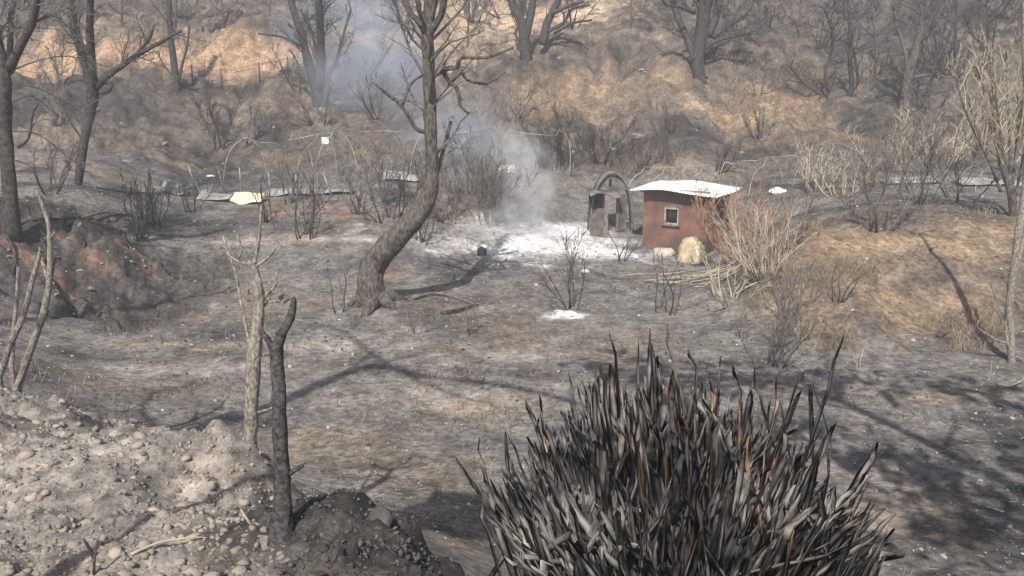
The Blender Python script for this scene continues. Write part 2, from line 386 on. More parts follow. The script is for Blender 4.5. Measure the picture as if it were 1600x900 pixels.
def sprout(mbs, pts, rad, rng, lvl, maxl, dens, Lf, up, rmin, start=.25, wander=.25, spread=(.5, 1.1)):
    """grow side branches from a polyline; mbs[lvl] takes the tubes of that level"""
    if lvl > maxl: return
    seg = np.linalg.norm(np.diff(pts, axis=0), axis=1); tot = seg.sum()
    k = max(1, int(rng.poisson(dens[min(lvl, len(dens)-1)]*max(tot, .2)**.8)))
    cum = np.concatenate([[0], np.cumsum(seg)])
    for _ in range(min(k, 40)):
        s_ = tot*(start+(1-start)*rng.random()**.8); i = min(int(np.searchsorted(cum, s_))-1, len(seg)-1); i = max(i, 0)
        t = (s_-cum[i])/max(seg[i], 1e-9); p = pts[i]*(1-t)+pts[i+1]*t; r0 = rad[i]*(1-t)+rad[i+1]*t
        ax = unit(pts[i+1]-pts[i]); q = unit(np.cross(ax, rng.normal(size=3)))
        a = spread[0]+(spread[1]-spread[0])*rng.random()
        d = ax*math.cos(a)+q*math.sin(a)+np.array([0, 0, up])
        L = tot*Lf*(.45+.75*rng.random())*(1.1-.6*s_/tot); r1 = max(min(r0*.6, L*.02+.002), rmin)
        b, br = walk(p, d, L, r1, rng, (5, 4, 3, 2, 2)[min(lvl, 4)], wander*(1 if lvl < 2 else 1.3), up*.6)
        mbs[min(lvl, len(mbs)-1)].tube(b, np.maximum(br, rmin*.6), 4 if lvl <= 1 else 3, cap=False)
        sprout(mbs, b, br, rng, lvl+1, maxl, dens, Lf, up, rmin, .15, wander, spread)
TD = 2.5
def tree(label, d, polys, seed, name='bare_tree', bark='char_far', twig='twig_dark', dens=(1.0, 2.2, 3.0), maxl=2, Lf=.45, up=.25, rmin=None,
         group=None, deep=.35, cat='tree', gnarl=.12, sides=9, sink=.25, root=None, limb_dens=1.0, wander=.25, crown=None, thin=1.0, twigdens=None):
    """polys[0] is the trunk and the rest are limbs, as (photo x, photo y, radius in photo px); all stand about forward distance d"""
    rng = np.random.default_rng(seed); pm = pxm(d, 300); rmin = rmin or .42*pm
    if twigdens is None: twigdens = TD if cat == 'tree' and maxl >= 2 else 1.0
    dens = [q*twigdens for q in dens]; lines = []
    for i, pl in enumerate(polys):
        k = 0 if i == 0 else rng.uniform(-deep, deep)
        acc = 0; pts = []
        for j, q in enumerate(pl):
            if j: acc += math.hypot(q[0]-pl[j-1][0], q[1]-pl[j-1][1])*pm
            pts.append(P(q[0], q[1], d+k*acc+(0 if i else rng.uniform(-.4, .4)*q[2]*pm*.6)))
        lines.append(smooth_poly(pts, [q[2]*pm*thin for q in pl], 3))
    b = lines[0][0][0]; g = np.array([b[0], b[1], hz(b[0], b[1])])
    tp, tr = lines[0]
    if b[2] > g[2]-sink:        # carry the foot down into the ground
        tp = np.concatenate([[[g[0], g[1], g[2]-sink]], tp]); tr = np.concatenate([[tr[0]*1.25], tr])
    t = thing(name, label, cat, g, group)
    mb = MB(); mb.tube(tp, tr, sides, gnarl, rng)
    if root:
        for a in np.linspace(0, 2*math.pi, root, endpoint=False)+rng.random():
            e = g+np.array([math.cos(a), math.sin(a), 0])*tr[0]*rng.uniform(1.2, 1.8); e[2] = hz(e[0], e[1])-.05
            mb.tube([tp[1]+np.array([0, 0, tr[0]*.9]), (g*.55+e*.45)+np.array([0, 0, tr[0]*.25]), e], [tr[0]*.42, tr[0]*.3, tr[0]*.08], 7, .15, rng)
    mb.build('trunk', bark, t, origin=g)
    tw = MB()
    sprout([tw], tp[len(tp)//3:], tr[len(tp)//3:], rng, 1, maxl, [q*limb_dens for q in dens], Lf, up, rmin, .2, wander)
    if crown:
        for _ in range(crown):
            p, r_ = walk(tp[-1-rng.integers(0, max(len(tp)//3, 1))], rng.normal(size=3)*.7+np.array([0, 0, .8]), rng.uniform(1.2, 3.2), tr[-1]*.5, rng, 7, wander, .08)
            tw.tube(p, np.maximum(r_, rmin), 4, cap=False); sprout([tw], p, r_, rng, 2, maxl, dens, Lf, up, rmin, .2, wander)
    if tw.n: tag(tw.build('twigs', twig, t, origin=g), kind='stuff')
    for lp, lr in lines[1:]:
        lb = MB(); lb.tube(lp, lr, 6, gnarl*.7, rng); lo = lb.build('limb', bark, t, origin=g)
        tw = MB(); sprout([tw], lp, lr, rng, 1, maxl, dens, Lf, up, rmin, .15, wander)
        if tw.n: tag(tw.build('twigs', twig, lo, origin=g), kind='stuff')
    return t
def shrub(label, base, h, spread, n, seed, name='bare_shrub', stem='twig_dark', group=None, dens=(3, 5), maxl=2, r=None, up=.10, wander=.27, lean=(0, 0), cat='shrub', Lf=.4, parts=True, rmin=None):
    """stems fanning up out of one root; base is a ground point, h and spread are metres"""
    rng = np.random.default_rng(seed); d = base[1]; pm = pxm(d); r = r or max(.012, 1.35*pm); rmin = rmin or .42*pm
    base = np.array([base[0], base[1], hz(base[0], base[1])]); dens = [q*1.7 for q in dens]
    t = thing(name, label, cat, base, group)
    for k in range(n):
        a = rng.random()*2*math.pi; q = math.sqrt(rng.random())
        tip = np.array([math.cos(a)*q*spread+lean[0], math.sin(a)*q*spread+lean[1], h*rng.uniform(.55, 1.0)*(1.05-.3*q)])
        p, rr = walk(base+np.array([math.cos(a), math.sin(a), 0])*q*spread*.35-np.array([0, 0, .06]), tip, np.linalg.norm(tip), r*rng.uniform(.6, 1.1), rng, 6, wander, up)
        mb = MB(); mb.tube(p, np.maximum(rr, rmin), 5); so_ = mb.build('stem', stem, t, origin=base)
        tw = MB(); sprout([tw], p, rr, rng, 1, maxl, dens, Lf, up, rmin, .2, wander, (.3, .8))
        if tw.n: tag(tw.build('twigs', stem, so_, origin=base), kind='stuff')
    return t
BG = 'bare burnt trees along the hillside'
tree('tall scorched tree with a bent leaning trunk rising from the middle of the clearing', 23.2,
     [[(590, 496, 38), (584, 474, 27), (578, 448, 21), (583, 416, 19), (604, 386, 18.5), (634, 356, 17.5), (660, 328, 15), (673, 295, 11.5), (675, 250, 9.5), (672, 180, 9.5), (670, 110, 9), (668, 50, 9), (672, 0, 8), (668, -60, 7), (675, -140, 5)],
      [(668, 62, 5), (655, 35, 4.5), (640, 18, 4), (630, -20, 3.5), (632, -60, 2.5)], [(670, 55, 6), (688, 25, 5), (696, -10, 5), (705, -60, 3)], [(669, 48, 4), (655, 15, 4), (650, -30, 3)], [(670, 40, 4), (680, 5, 4), (684, -40, 3)],
      [(664, 206, 4), (650, 201, 3.6), (640, 184, 3.4), (624, 162, 3), (604, 146, 2.4), (582, 128, 1.6)], [(628, 166, 2.4), (640, 135, 2), (652, 122, 1.8), (664, 117, 1.6)],
      [(677, 118, 5), (700, 107, 4), (714, 105, 3.6), (722, 90, 3), (760, 90, 2.4), (802, 74, 1.5)], [(692, 112, 3.6), (704, 130, 3), (714, 138, 3), (720, 165, 2.4), (733, 178, 1.6)],
      [(722, 110, 2.6), (730, 125, 2.4), (760, 130, 2), (790, 112, 1.2)], [(678, 290, 3.6), (688, 252, 3), (705, 190, 2.6)], [(668, 300, 2.4), (655, 280, 2), (648, 250, 1.5)]],
     1, 'leaning_tree', 'bark', 'twig', dens=(.5, 1.3, 2.4), maxl=3, Lf=.36, up=.02, root=6, sides=16, gnarl=.15, deep=.5, crown=8)
tree('thick dark multi-limbed tree cut by the left edge of the picture', 24.2,
     [[(18, 350, 24), (14, 280, 20), (8, 200, 18), (8, 130, 17), (2, 90, 15), (-8, 40, 12), (-14, -20, 9), (-20, -90, 5)], [(12, 112, 14), (32, 72, 12), (50, 36, 11), (58, 0, 9), (64, -70, 5)],
      [(10, 120, 11), (16, 70, 9), (18, 20, 8), (30, -30, 6)], [(28, 230, 5), (45, 215, 4), (52, 175, 3), (70, 150, 2)], [(-5, 110, 10), (-30, 60, 8), (-50, -20, 5)],
      [(14, 130, 2.2), (60, 138, 1.6), (110, 165, 1.3), (160, 198, 1)], [(20, 205, 2), (60, 210, 1.6), (100, 240, 1.3), (147, 277, 1)], [(14, 112, 2.2), (62, 94, 1.8), (110, 88, 1.5), (170, 105, 1)], [(24, 250, 2), (50, 262, 1.6), (60, 290, 1.3)],
      [(20, 160, 2), (50, 150, 1.5), (90, 180, 1.2), (100, 190, 1)]],
     2, bark='char_far', twig='twig', dens=(1.6, 2.3, 3), maxl=3, Lf=.42, up=-.02, group=BG, thin=.55, deep=.5, crown=10)
tree('dark forked tree with a long limb reaching right, near the left edge', 31,
     [[(119, 303, 9), (130, 230, 9), (140, 180, 11), (145, 150, 13), (140, 120, 12), (128, 80, 10), (117, 50, 8), (112, 10, 7), (108, -60, 5)], [(146, 145, 10), (143, 90, 9), (140, 40, 8), (143, -20, 6), (150, -70, 4)],
      [(148, 138, 9), (165, 120, 8), (190, 103, 6), (215, 86, 5), (250, 66, 4), (284, 48, 2)], [(208, 90, 4), (232, 64, 3), (242, 36, 2)], [(156, 128, 6), (172, 130, 5), (170, 142, 4), (156, 146, 3)], [(130, 220, 3), (110, 190, 2), (90, 150, 1.5)]],
     3, dens=(1.3, 2.2, 3), maxl=3, Lf=.42, up=.08, group=BG, thin=.72, deep=.4, twig='twig', crown=10)
tree('slim upright burnt trunk beside the ochre road cut', 49.5,
     [[(278, 172, 8), (275, 120, 7), (269, 80, 7), (265, 30, 6), (262, -50, 5)], [(278, 132, 3.5), (286, 96, 3), (293, 70, 2.5), (296, 40, 2)], [(272, 120, 2), (255, 100, 1.6), (245, 80, 1.2)]], 4, dens=(1.2, 1.6, 2), up=.12, group=BG, thin=.72, limb_dens=.8, twig='twig')
tree('forked burnt tree standing in blue smoke above a dangling root', 49,
     [[(500, 176, 15), (496, 148, 14), (490, 128, 11), (480, 90, 9), (470, 50, 8), (458, 15, 7), (446, -30, 5)], [(498, 142, 10), (502, 90, 9), (500, 40, 8), (498, -40, 6)],
      [(504, 132, 5), (525, 96, 4), (535, 60, 3), (548, 15, 2)], [(484, 128, 4), (462, 112, 3), (440, 110, 2)], [(474, 74, 4), (442, 58, 3), (404, 53, 2)], [(505, 146, 7), (552, 128, 5), (585, 108, 3), (612, 70, 2)],
      [(508, 152, 6), (550, 152, 4), (602, 150, 2)], [(508, 172, 7), (530, 180, 5), (535, 190, 4), (517, 203, 3.5), (514, 216, 3)]],
     5, dens=(1.4, 1.9, 2.5), maxl=3, Lf=.4, up=.1, group=BG, thin=.72, crown=10)
tree('two-stemmed dark tree against the bright ochre slope at the top', 53,
     [[(824, 118, 13), (820, 70, 11), (815, 35, 10), (800, 5, 8), (788, -50, 5)], [(820, 62, 9), (830, 20, 8), (838, -40, 6)], [(848, 70, 10), (855, 36, 8), (868, 10, 7), (884, -30, 5)], [(862, 22, 5), (886, 10, 4), (912, 2, 3)],
      [(854, 50, 5), (880, 36, 4), (894, 14, 3), (922, 8, 2)], [(866, 52, 4), (895, 36, 3), (925, 32, 2)], [(812, 40, 4), (805, 52, 3), (812, 62, 2)]], 6, dens=(1.2, 1.8, 2.5), maxl=2, up=.1, group=BG, thin=.72, crown=3)
tree('broad black tree with spreading limbs rooted on the steep tan slope', 50,
     [[(1094, 138, 14), (1090, 100, 14), (1095, 60, 14), (1100, 20, 13), (1106, -50, 10)], [(1087, 98, 9), (1074, 60, 8), (1060, 30, 7), (1045, -15, 5)], [(1085, 20, 5), (1060, 10, 4), (1042, 8, 3), (1030, -10, 2)],
      [(1106, 56, 9), (1120, 20, 8), (1127, -40, 6)], [(1114, 58, 6), (1146, 35, 5), (1166, 20, 4), (1186, -14, 3)], [(1100, 76, 5), (1130, 60, 4), (1170, 52, 3), (1200, 30, 2)]], 7, dens=(1.6, 2.2, 2.8), maxl=3, Lf=.4, up=.08, root=5, group=BG, thin=.72, deep=.5, crown=16)
tree('small crooked black tree with a long low limb right of the broad black tree', 49,
     [[(1314, 185, 7), (1326, 155, 6), (1331, 130, 5), (1328, 100, 4.5), (1330, 60, 4), (1326, 10, 3)], [(1312, 172, 4), (1280, 146, 3.2), (1256, 130, 2.6), (1234, 103, 2)], [(1294, 142, 3), (1289, 110, 3), (1300, 80, 2.6), (1298, 40, 2.2), (1284, 8, 1.5)],
      [(1326, 152, 3.5), (1340, 130, 3), (1337, 96, 2.4), (1332, 70, 2)]], 8, dens=(1.6, 2, 2.4), up=.08, group=BG, thin=.72, limb_dens=1.3, crown=5)
tree('grey straight-stemmed tree amid the twiggy thicket at upper right', 47,
     [[(1403, 205, 11), (1412, 160, 10), (1420, 115, 11), (1432, 75, 9), (1440, 40, 8), (1450, 0, 7), (1458, -60, 5)], [(1420, 110, 6), (1414, 80, 5), (1400, 30, 4), (1394, -30, 3)], [(1436, 70, 5), (1456, 30, 4), (1478, -14, 3)],
      [(1424, 122, 4), (1460, 116, 3.4), (1488, 122, 2.6), (1502, 100, 2)], [(1422, 130, 4), (1395, 95, 3), (1388, 70, 2)]], 9, bark='bark', twig='twig', dens=(1.6, 2.3, 2.8), maxl=3, Lf=.4, up=.12, group=BG, thin=.72, crown=16)
tree('pale willowy tree with long upright dry twigs at the right edge', 27,
     [[(1583, 340, 6), (1580, 302, 6), (1570, 272, 5), (1562, 245, 4), (1555, 200, 3), (1548, 140, 2)]] +
     [[(1578+a, 300-b, 2.6), (1578+a*2.2, 255-b, 2.2), (1575+a*3.8, 190-b*1.2, 1.8), (1572+a*4.6, 130-b*1.6, 1.1)] for a, b in ((-14, 0), (-9, 22), (-4, 5), (4, 12), (8, -8), (13, 20), (-18, 18), (0, 30), (-6, 38), (6, 35))],
     10, 'willowy_tree', 'bark', 'twig_pale', dens=(2.2, 2.4, 3), maxl=3, Lf=.4, up=.25, limb_dens=1.4, wander=.14)
tree('slender twin-stemmed grey trunk at the right edge of the clearing', 19,
     [[(1580, 574, 6), (1580, 520, 6), (1577, 480, 6), (1584, 420, 6), (1592, 360, 6), (1602, 300, 6), (1608, 200, 5), (1600, 60, 4), (1604, -60, 3)], [(1577, 545, 4), (1572, 505, 4), (1582, 440, 4), (1595, 390, 4), (1606, 330, 3)], [(1574, 536, 2), (1555, 530, 1.6), (1528, 512, 1.2), (1530, 500, 1)], [(1582, 555, 2), (1594, 560, 1.5), (1602, 572, 1)]],
     11, 'slender_tree', 'bark_pale', 'twig', dens=(.25, .8, 1), maxl=1, up=.1, limb_dens=.4)
SAP = 'thin bare saplings at the left edge'
tree('bare grey sapling with forked tip at far left, the rightmost and tallest of three', 12.4,
     [[(27, 606, 6.5), (50, 540, 6), (65, 500, 5.5), (76, 450, 5), (78, 400, 4.2), (76, 352, 3.6), (68, 326, 3), (58, 296, 2)], [(76, 440, 3.5), (68, 414, 3), (60, 394, 2.2)], [(80, 432, 2.4), (88, 398, 1.8)], [(78, 375, 2.4), (86, 362, 1.5)]], 12, 'sapling', 'bark_pale', 'twig', dens=(.3, .5), maxl=1, group=SAP, limb_dens=.3)
tree('bare grey sapling leaning right, the middle of three at the left edge', 12.0,
     [[(-2, 590, 5.5), (20, 530, 5), (38, 490, 4.5), (50, 440, 4), (63, 396, 3)], [(54, 430, 2), (60, 410, 1.6), (62, 385, 1.2)]], 13, 'sapling', 'bark_pale', 'twig', dens=(.3, .5), maxl=1, group=SAP, limb_dens=.3)
tree('short thin bare sapling, the lowest of three at the left edge', 12.6, [[(18, 572, 4), (22, 510, 3.4), (26, 470, 3), (28, 418, 2)]], 14, 'sapling', 'bark_pale', 'twig', dens=(.3, .5), maxl=1, group=SAP, limb_dens=.2)
tree('pale flaky-barked young tree with bare snapped branches left of centre', 9.4,
     [[(387, 742, 13), (391, 680, 11.5), (394, 620, 11), (397, 560, 11), (403, 500, 9), (405, 460, 8), (399, 428, 6.5), (392, 406, 5)], [(397, 416, 3), (405, 372, 2.6), (408, 322, 1.8)], [(394, 414, 3.2), (372, 408, 2.6), (356, 396, 2.2), (349, 368, 1.6)], [(398, 418, 3), (420, 401, 2.4), (434, 382, 1.8)],
      [(392, 548, 3.6), (386, 520, 3), (376, 470, 2.6), (369, 430, 2.2), (358, 400, 1.6)], [(404, 486, 3.2), (416, 460, 2.6), (430, 446, 2), (432, 424, 1.6)], [(404, 492, 2.6), (416, 474, 2.2), (438, 470, 1.6)], [(394, 552, 2.4), (376, 540, 2), (364, 528, 1.4)], [(402, 556, 2.6), (420, 552, 2)], [(400, 645, 2.2), (424, 638, 1.6), (436, 630, 1)], [(372, 405, 1.8), (378, 388, 1.4), (370, 366, 1)]],
     15, 'young_tree', 'bark_pale', 'twig', dens=(.3, .3), maxl=1, limb_dens=.15, gnarl=.16, sides=14, deep=.35, sink=.3)
tree('short charred black trunk forking in two beside the dark heap', 5.45,
     [[(440, 850, 30), (441, 826, 21), (441, 796, 16), (441, 740, 13.5), (438, 680, 12.5), (436, 620, 11.5), (433, 570, 10.5), (432, 548, 11), (440, 522, 8), (454, 496, 6.5), (459, 474, 5), (458, 464, 3)], [(430, 556, 8), (422, 536, 6), (412, 522, 5), (407, 514, 3.5)], [(434, 552, 3.5), (432, 518, 2)], [(448, 742, 5), (462, 734, 4), (474, 727, 3.2)]],
     16, 'charred_tree', 'char', 'char', dens=(.01, .01), maxl=0, gnarl=.14, sides=16, root=None, deep=.15, sink=.2)
# many more bare trees further up the hill, each grown on its own
rng = np.random.default_rng(77)
def far_tree(px, py, h, seed, label, kind=0, cat='tree'):
    g = G(px, py, 30); pm = pxm(g[1], py); hp = h/pm; r_ = np.random.default_rng(seed); lean = r_.uniform(-.12, .12)*hp
    tr = [(px, py+2, h*.022/pm), (px+lean*.3, py-hp*.3, h*.018/pm), (px+lean*.7, py-hp*.6, h*.012/pm), (px+lean, py-hp, h*.005/pm)]
    ls = []
    for k in range(5):
        f = r_.uniform(.15, .6); s_ = -1 if k % 2 else 1; x0 = px+lean*f; y0 = py-hp*f; L = hp*r_.uniform(.35, .6)
        ls.append([(x0, y0, h*.010/pm), (x0+s_*L*.4, y0-L*.35, h*.008/pm), (x0+s_*L*.65, y0-L*.9, h*.004/pm)])
    return tree(label, g[1], [tr]+ls, seed, bark='char_far' if kind else 'bark', twig='twig_dark' if kind else 'twig', dens=(1.5, 1.9, 2.2), maxl=3, Lf=.42, up=.15, group=BG, thin=.72, deep=.9, limb_dens=1.2)
for i, (px, py, h, k, lb) in enumerate([
    (1490, 118, 6, 1, 'dense twiggy dark tree in the upper right thicket, below the top edge'), (1545, 105, 6, 1, 'dark bare tree at upper right just left of the pale willowy crown'),
    (1590, 70, 5, 0, 'grey bare tree at the extreme top right corner'), (1370, 95, 5, 0, 'grey bare tree between the crooked tree and the thicket'),
    (1250, 60, 5, 0, 'spindly grey tree high on the slope right of the broad black tree'), (1200, 45, 4.5, 0, 'spindly grey tree at the top edge beside the broad black tree'),
    (1150, 25, 4, 0, 'faint bare tree at the top edge behind the broad black tree'), (985, 45, 4, 0, 'faint bare tree at the top between the two-stemmed and the broad tree'),
    (730, 75, 4.5, 0, 'faint bare tree on the slope right of the leaning trunk'), (600, 62, 5, 0, 'faint smoke-veiled tree left of the leaning trunk'),
    (555, 45, 5, 1, 'smoke-veiled dark tree at the top left of the leaning trunk'), (350, 40, 4, 0, 'faint bare tree above the ochre road cut, left of the smoke'),
    (190, 40, 4, 0, 'faint bare tree above the road cut behind the long-limbed tree'), (60, 50, 4, 0, 'faint bare tree above the road cut near the top left corner'), (1430, 40, 5, 1, 'dark tree behind the grey straight-stemmed tree at upper right'),
    (1520, 45, 5, 0, 'grey tree at the top right behind the thicket'), (420, 25, 4, 0, 'faint bare tree at the top edge left of the forked smoky tree'), (1320, 30, 5, 0, 'grey tree at the top edge behind the crooked tree')]):
    far_tree(px, py, h, 300+i, lb, k)
# ------------------------------------------------------------------ the burnt clump of sword leaves in front
def leaf_verts(rng, bend, rings=7):
    v = []; tone = []; z = np.linspace(0, 1, rings); base = rng.uniform(.35, 1.2, 4); tw = rng.uniform(-.5, .5)
    cut = rng.uniform(.5, 1.0)
    side = rng.uniform(-.12, .12)
    for i, t in enumerate(z):
        wd = (0.6+.4*math.sin(min(t*2.2, 1)*math.pi/2))*(1-.0*t) * (1 - (1-cut)*max(0, (t-.45)/.55)**1.6)*rng.uniform(.86, 1.1)
        if i == rings-1: wd *= rng.uniform(.35, .8)
        a = tw*t
        for k, (x, y) in enumerate(((-1, .10), (0, -.34), (1, .10), (0, -.10))):
            x, y = x*wd*math.cos(a)-y*wd*math.sin(a), x*wd*math.sin(a)+y*wd*math.cos(a)
            v.append((x, y + bend*t*t*22, t + (rng.uniform(-.10, .02) if i == rings-1 else 0)))
            tone.append(max(.1, base[k]*(.75+.5*t)*rng.uniform(.5, 1.4)))
    v = np.array(v); v[-12:, :2] += np.repeat(rng.normal(size=(3, 2)), 4, 0)*np.array([.25, .5, .9]).repeat(4)[:, None]*.7; v[:, 0] += side*np.repeat(z, 4)**2*14
    f = []
    for i in range(rings-1):
        for k in range(4):
            j = (k+1) % 4; f.append((i*4+k, i*4+j, i*4+4+j, i*4+4+k))
    f += [(3, 2, 1, 0), tuple(range(rings*4-4, rings*4))]
    return v, f, np.array(tone)
def leaf_material():
    m = bpy.data.materials.new('burnt_leaf'); m.use_nodes = True; n = m.node_tree.nodes; l = m.node_tree.links; b = n['Principled BSDF']
    b.inputs['Roughness'].default_value = .9; b.inputs['Specular IOR Level'].default_value = .12
    at = n.new('ShaderNodeAttribute'); at.attribute_name = 'tone'
    tc = n.new('ShaderNodeTexCoord'); oi = n.new('ShaderNodeObjectInfo')
    ad = n.new('ShaderNodeVectorMath'); ad.operation = 'MULTIPLY_ADD'; l.new(tc.outputs['Object'], ad.inputs[0]); ad.inputs[1].default_value = (1, 1, 1); 
    cb = n.new('ShaderNodeCombineXYZ'); mu = n.new('ShaderNodeMath'); mu.operation = 'MULTIPLY'; mu.inputs[1].default_value = 37; l.new(oi.outputs['Random'], mu.inputs[0]); l.new(mu.outputs[0], cb.inputs[0]); l.new(cb.outputs[0], ad.inputs[2])
    mp = n.new('ShaderNodeMapping'); mp.inputs['Scale'].default_value = (1.1, 1.1, 5.0); l.new(ad.outputs[0], mp.inputs[0])
    t = n.new('ShaderNodeTexNoise'); t.inputs['Scale'].default_value = 1.0; t.inputs['Detail'].default_value = 6; l.new(mp.outputs[0], t.inputs[0])
    r = n.new('ShaderNodeValToRGB'); e = r.color_ramp.elements; e[0].position = .42; e[0].color = (.020, .020, .022, 1); e[1].position = .72; e[1].color = (.33, .32, .305, 1)
    l.new(t.outputs[0], r.inputs[0])
    x = n.new('ShaderNodeMix'); x.data_type = 'RGBA'; x.blend_type = 'MULTIPLY'; x.inputs[0].default_value = 1; l.new(r.outputs[0], x.inputs[6]); l.new(at.outputs['Color'], x.inputs[7])
    l.new(x.outputs[2], b.inputs['Base Color'])
    t2 = n.new('ShaderNodeTexNoise'); t2.inputs['Scale'].default_value = 1; mp2 = n.new('ShaderNodeMapping'); mp2.inputs['Scale'].default_value = (160, 160, 12); l.new(ad.outputs[0], mp2.inputs[0]); l.new(mp2.outputs[0], t2.inputs[0])
    bp = n.new('ShaderNodeBump'); bp.inputs['Distance'].default_value = .004; l.new(t2.outputs[0], bp.inputs['Height']); l.new(bp.outputs[0], b.inputs['Normal'])
    return m
M['leaf'] = leaf_material()
def set_tone(me, tone, tint=(1, 1, 1)):
    at = me.color_attributes.new('tone', 'FLOAT_COLOR', 'POINT')
    c = np.ones((len(tone), 4), np.float32); c[:, :3] = tone[:, None]*np.array(tint); at.data.foreach_set('color', c.ravel())
def burnt_plant():
    rng = np.random.default_rng(5)
    O = P(1045, 1000, 4.45); O[2] = hz(O[0], O[1]) - .05
    t = thing('burnt_sword_plant', 'large clump of charred upright sword-shaped leaves in the right foreground', 'plant', (O[0], O[1], hz(O[0], O[1])))
    Oz = P(1045, 1000, 4.45)[2]
    O2 = np.array([O[0], O[1], Oz])
    variants = []
    for k in range(14):
        v, f, tone = leaf_verts(rng, rng.uniform(-.035, .035)*(1 if k % 3 else 2.2))
        tint = (1, 1, 1) if k < 9 else ((1.5, 1.42, 1.34) if k < 12 else (1.9, 1.35, 1.05))
        me = bpy.data.meshes.new('leaf'); me.from_pydata(v.tolist(), [], f); me.update(); me.shade_smooth(); me.materials.append(M['leaf']); set_tone(me, tone, tint)
        variants.append((me, v, f, tone, tint))
    spec = []   # (base point, tip point, width, variant)
    def frame(b, tip, w_, roll):
        z = unit(tip-b); L = np.linalg.norm(tip-b)
        # the flat of the leaf faces outwards from the clump, give or take
        out = np.array([b[0]-O2[0], b[1]-O2[1], 0])+rng.normal(size=3)*.06; out = unit(out - z*out.dot(z)); x = np.cross(out, z)
        c, s_ = math.cos(roll), math.sin(roll); x, out = x*c+out*s_, out*c-x*s_
        return np.stack([x*w_, out*w_, z*L], 1)
    RM = 1.62
    for i in range(3200):
        a = rng.random()*2*math.pi; q = math.sqrt(rng.random()); th = q*R(51)
        dirv = np.array([math.sin(th)*math.cos(a), math.sin(th)*math.sin(a), math.cos(th)])
        env = RM*(1 - .05*(th/R(50))**1.5)*(.94+.12*vn(a*1.3+9, th*4, 7))
        tipR = env*(.34+.66*rng.random()**.75)*(1.0 if rng.random() < .94 else rng.uniform(1.0, 1.12)); L = rng.uniform(.42, 1.2)*(.7+.5*tipR/RM)
        mixv = unit(dirv*.58+np.array([0, 0, .42])+rng.normal(size=3)*(.10 if rng.random() < .8 else .28))
        tip = O2 + dirv*tipR; b = tip-mixv*L
        vk = rng.integers(0, 9) if rng.random() < .62 else (rng.integers(9, 12) if rng.random() < .8 else rng.integers(12, 14))
        if dirv[0] < -.25 and vk >= 9 and rng.random() < .7: vk = rng.integers(0, 9)
        spec.append((b, tip, rng.uniform(.012, .028)*(1.5 if rng.random() < .12 else 1), vk, .2))
    # the long spikes that stand out of the clump
    big = []
    for (bx, by, tx, ty, wd, d, vk) in [(975, 760, 965, 512, .017, 4.3, 2), (1070, 700, 1046, 498, .018, 4.4, 10), (935, 800, 928, 585, .017, 4.2, 3), (1240, 780, 1316, 522, .024, 4.3, 9), (1195, 760, 1256, 566, .019, 4.35, 4),
                                        (1290, 830, 1383, 700, .022, 4.4, 9), (790, 830, 712, 708, .015, 4.4, 0), (775, 800, 744, 684, .011, 4.45, 1), (1000, 700, 988, 530, .018, 4.4, 5), (1028, 700, 1019, 536, .013, 4.45, 2),
                                        (1085, 700, 1087, 545, .018, 4.5, 6), (1150, 760, 1165, 566, .024, 4.3, 12), (1210, 700, 1170, 575, .015, 4.5, 7), (800, 800, 793, 668, .012, 4.4, 0), (862, 760, 836, 652, .014, 4.5, 1),
                                        (905, 720, 880, 636, .016, 4.6, 3), (1270, 720, 1262, 600, .018, 4.4, 8), (1300, 700, 1275, 595, .014, 4.4, 5), (1080, 700, 1056, 636, .022, 4.2, 13), (960, 900, 935, 660, .022, 3.95, 11),
                                        (1120, 830, 1125, 690, .018, 4.0, 12), (1020, 880, 985, 640, .021, 4.0, 9), (1110, 720, 1130, 560, .016, 4.5, 9), (1235, 720, 1215, 610, .013, 4.5, 4), (1225, 900, 1300, 690, .020, 4.0, 10)]:
        big.append((P(bx, by, d+.1), P(tx, ty, d), wd*1.25, vk, .1))
    for k in range(34):
        a = rng.random()*2*math.pi; th = math.sqrt(rng.random())*R(42); dv = np.array([math.sin(th)*math.cos(a), math.sin(th)*math.sin(a), math.cos(th)])
        tip = O2+dv*rng.uniform(1.60, 1.84)*(1-.12*(th/R(42))**2); L = rng.uniform(.6, 1.1); big.append((tip-unit(dv*.6+np.array([0, 0, .4])+rng.normal(size=3)*.06)*L, tip, rng.uniform(.018, .028), int(rng.choice([0, 2, 3, 5, 9, 10, 11, 12])), .15))
    # the most visible ones become leaves of their own, the rest one mass
    def score(s_): b, tip = s_[0], s_[1]; return -((b+tip)/2)[1] + .25*((b+tip)/2)[2] + .3*np.linalg.norm(tip-b)
    spec.sort(key=score, reverse=True)
    for b, tip, wd, vk, roll in big + spec[:240]:
        o = bpy.data.objects.new('leaf', variants[vk][0]); COL.objects.link(o); o.parent = t
        m3 = frame(b, tip, wd, rng.normal()*roll*4); mw = Matrix(m3.tolist()).to_4x4(); mw.translation = Vector(b-np.array(t.location)); o.matrix_local = mw
    mb = MB(); tones = []
    for b, tip, wd, vk, roll in spec[240:]:
        _, v, f, tone, tint = variants[vk]; m3 = frame(b, tip, wd, rng.normal()*roll*4)
        mb.add(v @ m3.T + b, f); tones.append(np.concatenate([tone[:, None]*np.array(tint), np.ones((len(tone), 1))], 1))
    o = mb.build('leaf_mass', 'leaf', t, origin=np.array(t.location)); tag(o, kind='stuff')
    at = o.data.color_attributes.new('tone', 'FLOAT_COLOR', 'POINT'); at.data.foreach_set('color', np.concatenate(tones).astype(np.float32).ravel())
